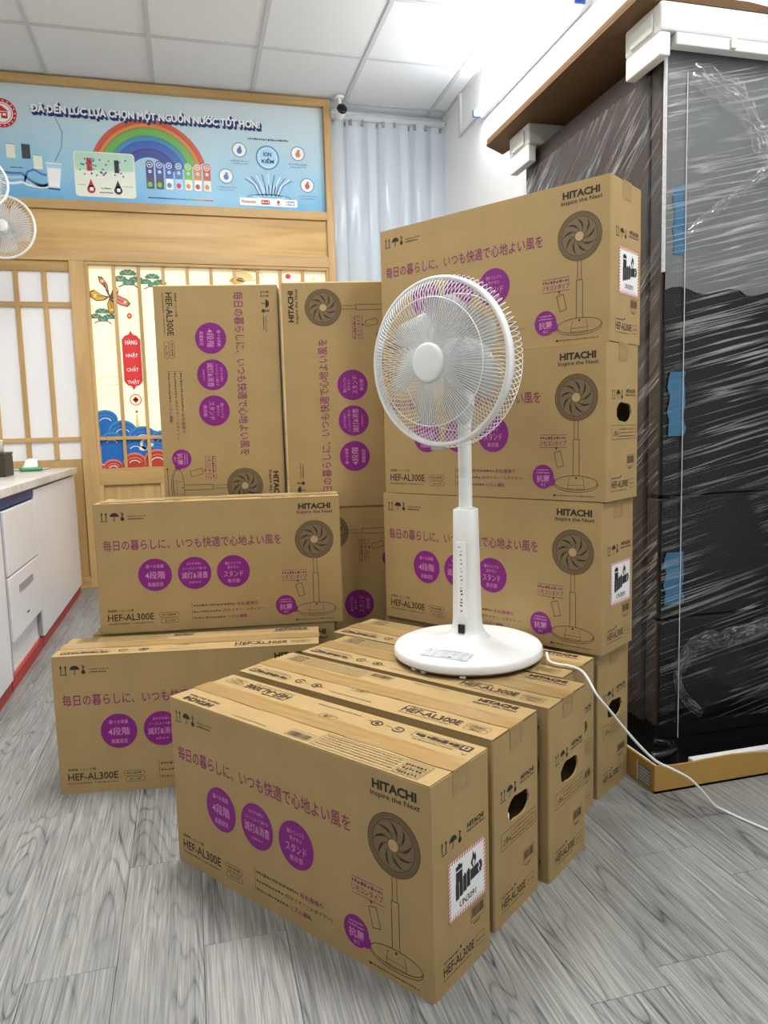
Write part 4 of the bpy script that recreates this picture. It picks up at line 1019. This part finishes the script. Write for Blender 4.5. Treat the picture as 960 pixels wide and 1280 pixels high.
# ------------------------------------------------------------------ wall fans at the upper left edge
def mat_clear():
    m, t, bb = nt('clear_fan_guard'); bb.inputs['Base Color'].default_value = srgb(214, 210, 206); bb.inputs['Roughness'].default_value = .25
    out = t.nodes['Material Output']; tr = N(t, 'ShaderNodeBsdfTransparent'); mx = N(t, 'ShaderNodeMixShader'); mx.inputs[0].default_value = .55
    t.links.new(tr.outputs[0], mx.inputs[1]); t.links.new(bb.outputs[0], mx.inputs[2]); t.links.new(mx.outputs[0], out.inputs['Surface']); return m
CLEARG = mat_clear()
def wall_fan(label, loc, R_, yaw, arm_to):
    t = thing('wall_fan', label, 'fan', loc)
    M = Matrix.Rotation(yaw, 4, 'Z') @ Matrix.Rotation(PI/2, 4, 'X')          # local Z = blowing direction (towards -Y before yaw)
    b = MB(); b.tube([M @ Vector((R_*math.cos(2*PI*k/48), R_*math.sin(2*PI*k/48), 0)) for k in range(48)], .007, 8, closed=True); b.build('guard_ring', FANW, t)
    b = MB()
    for k in range(60):
        a = 2*PI*k/60; b.tube([M @ Vector((r_*math.cos(a), r_*math.sin(a), h_)) for r_, h_ in ((.03,.03),(R_*.7,.027),(R_,.004))], .001, 4, caps=False)
    o = b.build('front_guard', FANW, t); o['kind'] = 'stuff'
    b = MB()
    for k in range(48):
        a = 2*PI*k/48; b.tube([M @ Vector((r_*math.cos(a), r_*math.sin(a), h_)) for r_, h_ in ((.05,-.06),(R_*.8,-.05),(R_,-.004))], .001, 4, caps=False)
    o = b.build('rear_guard', FANW, t); o['kind'] = 'stuff'
    b = MB(); b.lathe([(.001,.042),(.026,.040),(.033,.034),(.033,.026)], 32, M); b.build('hub_cap', FANW, t)
    b = MB(); b.lathe([(.040,.026),(.046,.022),(.046,.018),(.040,.016)], 32, M, caps=False); b.build('hub_ring', plain('fan_ring_grey', srgb(150, 150, 148), .4), t)
    for k in range(3):
        b = MB(); vs = []; fs = []
        for j in range(7):
            s_ = j/6; rr = .03 + (R_*.84-.03)*s_
            for q in range(7):
                u = q/6*2-1; a = 2*PI*k/3 + .3*s_ + (.55+.35*math.sin(PI*s_*.8))*u; vs.append(M @ Vector((rr*math.cos(a), rr*math.sin(a), -.012+.018*u)))
        for j in range(6):
            for q in range(6): fs.append((j*7+q, j*7+q+1, (j+1)*7+q+1, (j+1)*7+q))
        n_ = len(vs); ax = (M.to_3x3() @ Vector((0,0,1)))*.0015
        b.raw(vs+[v-ax for v in vs], fs+[tuple(n_+i_ for i_ in reversed(f_)) for f_ in fs], 0, True); b.build('blade', CLEARG, t)
    b = MB(); b.lathe([(.035,-.13),(.05,-.12),(.055,-.07),(.045,-.045)], 32, M); b.build('motor_housing', FANW, t)
    p1 = M @ Vector((0, 0, -.11)); p2 = Vector(arm_to) - Vector(loc)
    b = MB(); b.tube([p1, p1*.4 + p2*.6 + Vector((0,0,-.05)), p2], .014, 10); b.build('arm', FANW, t)
    b = MB(); b.box(p2.x-.05, p2.x+.05, p2.y-.03, p2.y+.0, p2.z-.09, p2.z+.05, c=.01); b.build('wall_bracket', FANW, t)
wall_fan('pale wall fan on the left edge, its hub in view below the poster', (-.880, 4.40, 2.062), .158, math.radians(-8), (-1.22, 4.947, 2.20))
wall_fan('pale wall fan cut off by the left edge, in front of the poster', (-.905, 4.10, 2.20), .120, math.radians(25), (-1.62, 4.947, 2.20))

# ------------------------------------------------------------------ dome-less bullet camera at the partition's corner
t = thing('security_camera', 'small black and white security camera at the ceiling corner of the partition', 'camera', (1.055, 4.895, CEIL-.0025))
b = MB(); b.lathe([(.032,-.012),(.034,-.004),(.034,0)], 24); b.build('ceiling_mount', WHITEP, t)
b = MB(); b.tube([(0,0,-.010),(0,-.005,-.045),(.002,-.012,-.070)], .011, 10); b.build('bracket', WHITEP, t)
M = Matrix.Translation((.003,-.015,-.098)) @ Matrix.Rotation(math.radians(75), 4, 'X') @ Matrix.Rotation(.1, 4, 'Y')
b = MB(); b.lathe([(.026,-.055),(.033,-.045),(.034,.02),(.030,.026)], 28, M); b.build('housing', WHITEP, t)
b = MB(); b.lathe([(.0305,.0262),(.0335,.027),(.033,.036),(.024,.041),(.01,.042)], 28, M); b.build('lens_face', DARK, t)

# ------------------------------------------------------------------ fluorescent tube fitting and trunking on the right wall
TUBEM = plain('lit_fluorescent_tube', (1, 1, 1, 1), .4, emit=(.94, .98, 1.0, 1), estr=85)
t = thing('fluorescent_light', 'glowing fluorescent tube fitting on the white right wall', 'wall light', (XW, 3.72, 2.80))
b = MB(); b.box(-.030, -.0005, -.61, .61, -.022, .022, c=.004); b.build('fitting_body', WHITEP, t)
for s in (-1, 1):
    b = MB(); b.box(-.078, -.030, s*.600-.010, s*.600+.010, -.020, .020, c=.003); b.build('lamp_holder', plain('blue_holder', srgb(34, 84, 190), .4, var=.05), t)
b = MB(); M = Matrix.Translation((-.058, 0, 0)) @ Matrix.Rotation(PI/2, 4, 'X'); b.lathe([(.013,-.588),(.014,-.584),(.014,.584),(.013,.588)], 20, M); b.build('tube', TUBEM, t)
TRK = plain('white_trunking', srgb(222, 224, 228), .4)
mb = MB(); mb.box(-.016, -.0003, -.02, .02, 0, .24, c=.002); mb.box(-.016, -.0003, -.35, .02, -.014, .0, c=.002)
o = mb.build('cable_trunking', TRK); o.location = (XW, 4.72, 2.838); tag(o, 'white cable trunking on the right wall beside the tube', 'trunking')

# ------------------------------------------------------------------ wrapped refrigerator on its cardboard tray
RX0, RX1, RY0, RY1, RZ0, RZ1 = 1.231, 1.795, 1.742, 2.56, .035, 1.908
FRSIDE = plain('fridge_side_steel', srgb(72, 64, 61), .35, metal=.2, bscale=30, var=.05)
FRGLASS = plain('fridge_black_glass', srgb(13, 13, 15), .06, spec=.3, bscale=20, var=.05)
FRGAP = plain('fridge_gap_black', srgb(8, 8, 9), .6)
fr = thing('refrigerator', 'tall dark refrigerator wrapped in clear stretch film', 'refrigerator', (RX0, RY0, RZ0))
wd, dp, ht = RX1-RX0, RY1-RY0, RZ1-RZ0
b = MB(); b.box(0, wd, .075, dp, .045, ht, c=.006); b.build('body', FRSIDE, fr)
b = MB(); b.box(.01, wd-.01, .06, .074, .045, ht-.01); b.build('door_gasket', FRGAP, fr)
zs = [(.06, .358), (.368, .700), (.710, ht-.004)]
for (z0, z1) in zs[:2]:
    b = MB(); b.box(0, wd, .004, .060, z0, z1, c=.004); d = b.build('drawer_front', FRSIDE, fr); g = MB(); g.box(.002, wd-.002, 0, .0038, z0+.002, z1-.002, c=.001); g.build('glass_panel', FRGLASS, d)
    h = MB(); h.box(.03, wd-.03, .002, .05, z1+.0005, z1+.006); h.build('finger_groove', FRGAP, d)
for (x0, x1) in ((0, .058), (.062, wd)):
    b = MB(); b.box(x0, x1, .004, .060, zs[2][0], zs[2][1], c=.004); d = b.build('door', FRSIDE, fr); g = MB(); g.box(x0+.002, x1-.002, 0, .0038, zs[2][0]+.002, zs[2][1]-.002, c=.001); g.build('glass_panel', FRGLASS, d)
b = MB(); b.box(.02, wd-.02, .04, dp-.05, 0, .044); b.build('kick_plate', FRGAP, fr)
b = MB(); n = 24; low = [1.29 + .010*math.sin(k*.9) + .012*noise.noise(Vector((k*.5, 2, 1))) for k in range(n+1)]
for k in range(n):
    x0, x1 = .004+(wd-.008)*k/n, .004+(wd-.008)*(k+1)/n
    b.raw([(x0,-.0022,low[k]-RZ0),(x1,-.0022,low[k+1]-RZ0),(x1,-.0022,ht-.012),(x0,-.0022,ht-.012),(x0,-.0008,low[k]-RZ0),(x1,-.0008,low[k+1]-RZ0),(x1,-.0008,ht-.012),(x0,-.0008,ht-.012)], [(0,1,2,3),(7,6,5,4),(0,4,5,1),(3,2,6,7)])
b.build('protective_sheet', plain('grey_protective_sheet', srgb(104, 108, 110), .35, bscale=7, var=.06), fr, label='grey protective sheet over the upper door')
BTAPE = plain('blue_tape', srgb(44, 104, 140), .3, bscale=40, var=.15)
for (z0, z1, w_) in ((1.382,1.555,.034),(.906,1.077,.050),(.441,.588,.058)):
    b = MB(); n = 8; pl = []
    for k in range(n+1):
        zz = z0 + (z1-z0)*k/n - RZ0; ww = w_/2*(1+.12*math.sin(k*2.3)); cx_ = .043 + .003*math.sin(k*1.7)
        pl.append(((cx_-ww, -.0042+.001*math.sin(k*3), zz), (cx_+ww, -.0042+.001*math.cos(k*2), zz)))
    for k in range(n): b.poly([pl[k][0], pl[k][1], pl[k+1][1], pl[k+1][0]], 0); 
    b.build('blue_tape', BTAPE, fr)
b = MB(); b.tube([(.062,-.006,.02),(.0615,-.006,.6),(.060,-.0065,1.2),(.060,-.006,1.80)], .0011, 6); b.build('string', plain('white_string', srgb(226, 226, 224), .6), fr)
b = MB(); b.tube([(-.004,-.004,1.30),(-.0045,-.0045,1.6),(-.004,-.004,1.865)], .005, 8); b.build('corner_wrap_edge', plain('film_edge', srgb(200, 202, 206), .2, bscale=120, var=.3, bump=.6), fr)
# stretch film: wrinkled sheets, with the streaks where it is pulled tight
def mat_film(seed, sx, sy, base=.10, streak=.4):
    m, t, bb = nt('stretch_film'); bb.inputs['Base Color'].default_value = srgb(236, 238, 242); bb.inputs['Roughness'].default_value = .13; bb.inputs['Specular IOR Level'].default_value = .8
    out = t.nodes['Material Output']; tr = N(t, 'ShaderNodeBsdfTransparent'); tr.inputs[0].default_value = (.95, .95, .955, 1)
    uv = N(t, 'ShaderNodeUVMap'); mp = N(t, 'ShaderNodeMapping'); mp.inputs['Scale'].default_value = (sx, sy, 1); mp.inputs['Location'].default_value = (seed, seed*.37, 0)
    t.links.new(uv.outputs[0], mp.inputs[0])
    ns = N(t, 'ShaderNodeTexNoise'); ns.inputs['Scale'].default_value = 1; ns.inputs['Detail'].default_value = 2.5; ns.inputs['Distortion'].default_value = .25
    t.links.new(mp.outputs[0], ns.inputs['Vector'])
    n2 = N(t, 'ShaderNodeTexNoise'); n2.inputs['Scale'].default_value = 3.2; n2.inputs['Detail'].default_value = 2; t.links.new(uv.outputs[0], n2.inputs['Vector'])
    ridge = mathn(t, 'ABSOLUTE', mathn(t, 'SUBTRACT', ns.outputs['Fac'], .5))
    line = N(t, 'ShaderNodeMapRange'); line.inputs['From Min'].default_value = .034; line.inputs['From Max'].default_value = 0; line.inputs['To Min'].default_value = 0; line.inputs['To Max'].default_value = 1
    t.links.new(ridge, line.inputs['Value'])
    msk = N(t, 'ShaderNodeMapRange'); msk.inputs['From Min'].default_value = .38; msk.inputs['From Max'].default_value = .68; t.links.new(n2.outputs['Fac'], msk.inputs['Value'])
    fac = mathn(t, 'ADD', mathn(t, 'MULTIPLY', mathn(t, 'MULTIPLY', line.outputs[0], msk.outputs[0]), streak), base)
    bp = N(t, 'ShaderNodeBump'); bp.inputs['Strength'].default_value = .35; bp.inputs['Distance'].default_value = .006
    t.links.new(ns.outputs['Fac'], bp.inputs['Height']); t.links.new(bp.outputs[0], bb.inputs['Normal'])
    gl = N(t, 'ShaderNodeBsdfGlossy'); gl.inputs['Roughness'].default_value = .12; t.links.new(bp.outputs[0], gl.inputs['Normal'])
    m0 = N(t, 'ShaderNodeMixShader'); m0.inputs[0].default_value = .55; t.links.new(bb.outputs[0], m0.inputs[1]); t.links.new(gl.outputs[0], m0.inputs[2])
    mx = N(t, 'ShaderNodeMixShader'); t.links.new(fac, mx.inputs[0]); t.links.new(tr.outputs[0], mx.inputs[1]); t.links.new(m0.outputs[0], mx.inputs[2]); t.links.new(mx.outputs[0], out.inputs['Surface'])
    return m
def film(name, fn, nu, nv, mat, amp, ang, su, sv, seed, damp=None):
    """fn(u,v,h): point at metres u,v lifted by h"""
    U, Vv = su, sv; vs = []; uvs = []; fs = []; ca, sa = math.cos(ang), math.sin(ang)
    for j in range(nv+1):
        for i_ in range(nu+1):
            u = U*i_/nu; v = Vv*j/nv; p, q = (u*ca+v*sa), (-u*sa+v*ca)
            h = abs(noise.noise(Vector((p*2.5+seed, q*26, seed)))) + .45*abs(noise.noise(Vector((p*5, q*60+seed, 3.1)))) + .35*noise.noise(Vector((u*4, v*4, seed)))
            k = damp(u, v) if damp else 1
            vs.append(fn(u, v, .004 + amp*max(0, h)*k)); uvs.append((p, q))
    for j in range(nv):
        for i_ in range(nu): fs.append((j*(nu+1)+i_, j*(nu+1)+i_+1, (j+1)*(nu+1)+i_+1, (j+1)*(nu+1)+i_))
    me = bpy.data.meshes.new(name); me.from_pydata(vs, [], fs); me.materials.append(mat)
    l = me.uv_layers.new(name='UVMap')
    for lp in me.loops: l.data[lp.index].uv = uvs[lp.vertex_index]
    me.polygons.foreach_set('use_smooth', [True]*len(me.polygons)); me.update()
    return link(name, me, fr)
FILM_F = mat_film(3.3, 1.3, 50, .008, .50); FILM_S = mat_film(8.1, 2.2, 44, .05, .6); FILM_B = mat_film(2.2, 14, 60, .06, .75)
film('film_front', lambda u, v, h: (u, -.003-h, .06+v), 110, 300, FILM_F, .008, .22, wd, ht-.10, 1.7, lambda u, v: .35 + .65*min(1, abs(noise.noise(Vector((u*2, v*2.4, 9))))*3))
film('film_side', lambda u, v, h: (-.003-h, dp-u, .06+v), 140, 300, FILM_S, .016, .66, dp, ht-.125, 5.2, lambda u, v: .3 + .9*min(1, max(0, (v-.9))))
# loose, bunched film: ropes of it at the lower and upper right of the front
def bunch(pts, w, seed):
    """a crumpled ribbon of gathered film along a path on the front"""
    V = [Vector(p) for p in pts]; cen = []
    for i in range(len(V)-1):
        p0, p1, p2, p3 = V[max(0,i-1)], V[i], V[i+1], V[min(len(V)-1,i+2)]
        for q in range(14):
            t_ = q/14; cen.append(.5*((2*p1)+(p2-p0)*t_+(2*p0-5*p1+4*p2-p3)*t_*t_+(3*p1-p0-3*p2+p3)*t_**3))
    cen.append(V[-1]); n = 16; vs = []; uvs = []; fs = []; s = 0
    for i, p in enumerate(cen):
        d = (cen[min(i+1, len(cen)-1)] - cen[max(i-1, 0)]).normalized(); sd = d.cross(Vector((0,-1,0))).normalized()
        s += (cen[i]-cen[i-1]).length if i else 0
        taper = min(1, i/8, (len(cen)-1-i)/8 + .25)
        for q in range(n+1):
            u = q/n-.5; nn = abs(noise.noise(Vector((s*30, u*5, seed)))) + .7*abs(noise.noise(Vector((s*70, u*11, seed+4))))
            off = sd*(u*w*(.55+.6*taper*abs(noise.noise(Vector((s*12, 3, seed))))+.3)) + Vector((0, -.004-.016*taper*nn*(1-abs(u)), 0))
            vs.append(p+off); uvs.append((s, u*w))
    for i in range(len(cen)-1):
        for q in range(n): fs.append((i*(n+1)+q, i*(n+1)+q+1, (i+1)*(n+1)+q+1, (i+1)*(n+1)+q))
    me = bpy.data.meshes.new('gathered_film'); me.from_pydata(vs, [], fs); me.materials.append(FILM_B)
    l = me.uv_layers.new(name='UVMap')
    for lp in me.loops: l.data[lp.index].uv = uvs[lp.vertex_index]
    me.polygons.foreach_set('use_smooth', [True]*len(me.polygons)); me.update()
    return link('gathered_film', me, fr)
fl = lambda x, z_: (x-RX0, -.010, z_-RZ0)
bunch([fl(1.285,.255), fl(1.32,.31), fl(1.37,.335), fl(1.42,.33), fl(1.50,.345), fl(1.60,.37), fl(1.76,.40)], .055, 1)
bunch([fl(1.285,.255), fl(1.285,.21), fl(1.31,.17), fl(1.345,.135), fl(1.365,.115)], .030, 2)
bunch([fl(1.30,1.830), fl(1.36,1.81), fl(1.44,1.77), fl(1.52,1.67), fl(1.58,1.56), fl(1.66,1.42)], .070, 3)
bunch([fl(1.29,1.43), fl(1.38,1.50), fl(1.47,1.56), fl(1.60,1.66)], .028, 4)
# packaging: tray, foam corners, lid
t = thing('cardboard_tray', 'shallow cardboard tray on the floor under the wrapped refrigerator', 'tray', (1.101, 1.567, 0))
tw, td, th = XW-.004-1.101, 1.05, .074
b = MB(); b.box(0, tw, 0, td, 0, .006); b.build('tray_bottom', CARD_TRAY, t)
b = MB(); n = 12
for k in range(n):
    x0, x1 = tw*k/n, tw*(k+1)/n; h0, h1 = th-.004*math.sin(k*1.2)-.0015*k, th-.004*math.sin((k+1)*1.2)-.0015*(k+1)
    b.raw([(x0,0,0),(x1,0,0),(x1,0,h1),(x0,0,h0),(x0,.006,0),(x1,.006,0),(x1,.006,h1),(x0,.006,h0)], [(0,1,2,3),(7,6,5,4),(3,2,6,7)] + ([(4,0,3,7)] if k == 0 else []) + ([(1,5,6,2)] if k == n-1 else []))
b.build('tray_front', CARD_TRAY, t)
b = MB(); b.box(0, .006, .006, td, .006, th, c=.001); b.build('tray_side', CARD_TRAY, t)
P = Print(); P.rect(.02, .008, .075, .056, 0, 0); P.rect(.014, .006, .018, .060, 1, 0); r = random.Random(2)
for k in range(5): P.greek(.024, .013+.008*k, .046, .004, 1, 1, k)
b = MB(); P.emit(b, lambda u, v, e: (-e, .09-u, v), .0005); b.build('shipping_label', [plain('label_grey', srgb(120, 122, 120), .5, var=.1), plain('label_white', srgb(220, 222, 220), .5)], t)
b = MB(); b.box(.040, tw-.03, .032, td-.06, .0065, .0345, c=.004); b.build('black_pad', DARK, t)
b = MB(); b.box(.0075, .030, .012, .30, .0065, .060, c=.004); b.build('foam_edge', FOAMM, t)
b = MB(); b.box(.12, tw*.62, .0095, .030, .0065, .070, c=.003); b.build('foam_edge', FOAMM, t)
b = MB(); b.tube([(.03,.05,.075),(.05,.045,.078),(.10,.06,.078),(.12,.10,.074),(.09,.13,.072)], .012, 8); b.build('black_wrap', DARK, t)
def foam_cap(label, y0, y1, notch):
    t = thing('foam_corner', label, 'foam', (RX0-.045, y0, RZ1-.02), group='white foam corners on the refrigerator')
    w_ = XW-.012-(RX0-.045); d_ = y1-y0
    b = MB(); b.box(0, w_, 0, d_, .0225, .092, c=.006); b.build('foam_block', FOAMM, t)
    b = MB(); b.box(0, .030, .004, d_-.004, -.035, .0215, c=.004); b.build('foam_skirt', FOAMM, t)
    b = MB(); b.box(-.006, -.0005, d_*.2, d_*.8, .03, .075, c=.002); b.build('foam_rib', FOAMM, t)
    if notch:
        b = MB(); b.box(.05, w_, -.0, .028, -.030, .0215, c=.004) if False else b.box(.045, w_, 0, .030, -.008, .0215, c=.003); b.build('foam_skirt', FOAMM, t)
        b = MB(); b.box(.20, .216, -.008, -.0005, -.006, .02, c=.002); b.build('foam_peg', FOAMM, t)
foam_cap('white foam block on the front top edge of the refrigerator', 1.700, 1.86, True)
foam_cap('white foam block on the rear top edge of the refrigerator', 2.44, 2.60, False)
t = thing('carton_lid', 'large brown cardboard lid lying over the foam on the refrigerator', 'lid', (1.128, 1.69, RZ1+.0725))
b = MB(); lw, ldp = XW-.006-1.128, .98
b.box(0, lw, .02, ldp, .0, .007, c=.001); b.build('lid_panel', CARD_DARK, t)
b = MB(); b.box(0, .007, .02, ldp, .0075, .022, c=.001); b.build('lid_side', CARD_DARK, t)
b = MB(); n = 10; r = random.Random(3); hh = [.012+.010*r.random() for _ in range(n+1)]
for k in range(n):
    x0, x1 = .06+(lw-.06)*k/n, .06+(lw-.06)*(k+1)/n
    b.raw([(x0,.012,.001),(x1,.012,.001),(x1,.006,hh[k+1]),(x0,.006,hh[k]),(x0,.019,.001),(x1,.019,.001),(x1,.013,hh[k+1]),(x0,.013,hh[k])], [(0,1,2,3),(7,6,5,4),(3,2,6,7),(0,4,5,1)] + ([(4,0,3,7)] if k == 0 else []) + ([(1,5,6,2)] if k == n-1 else []))
b.build('torn_front_edge', CARD_DARK, t)
b = MB(); b.poly([(0,ldp,.0),(.11,ldp,.0),(.09,ldp+.06,-.005),(.0,ldp+.01,.003)], 0); b.poly([(.0,ldp+.01,.007),(.09,ldp+.06,.001),(.11,ldp,.007),(0,ldp,.007)], 0); b.build('lid_flap', CARD_DARK, t)
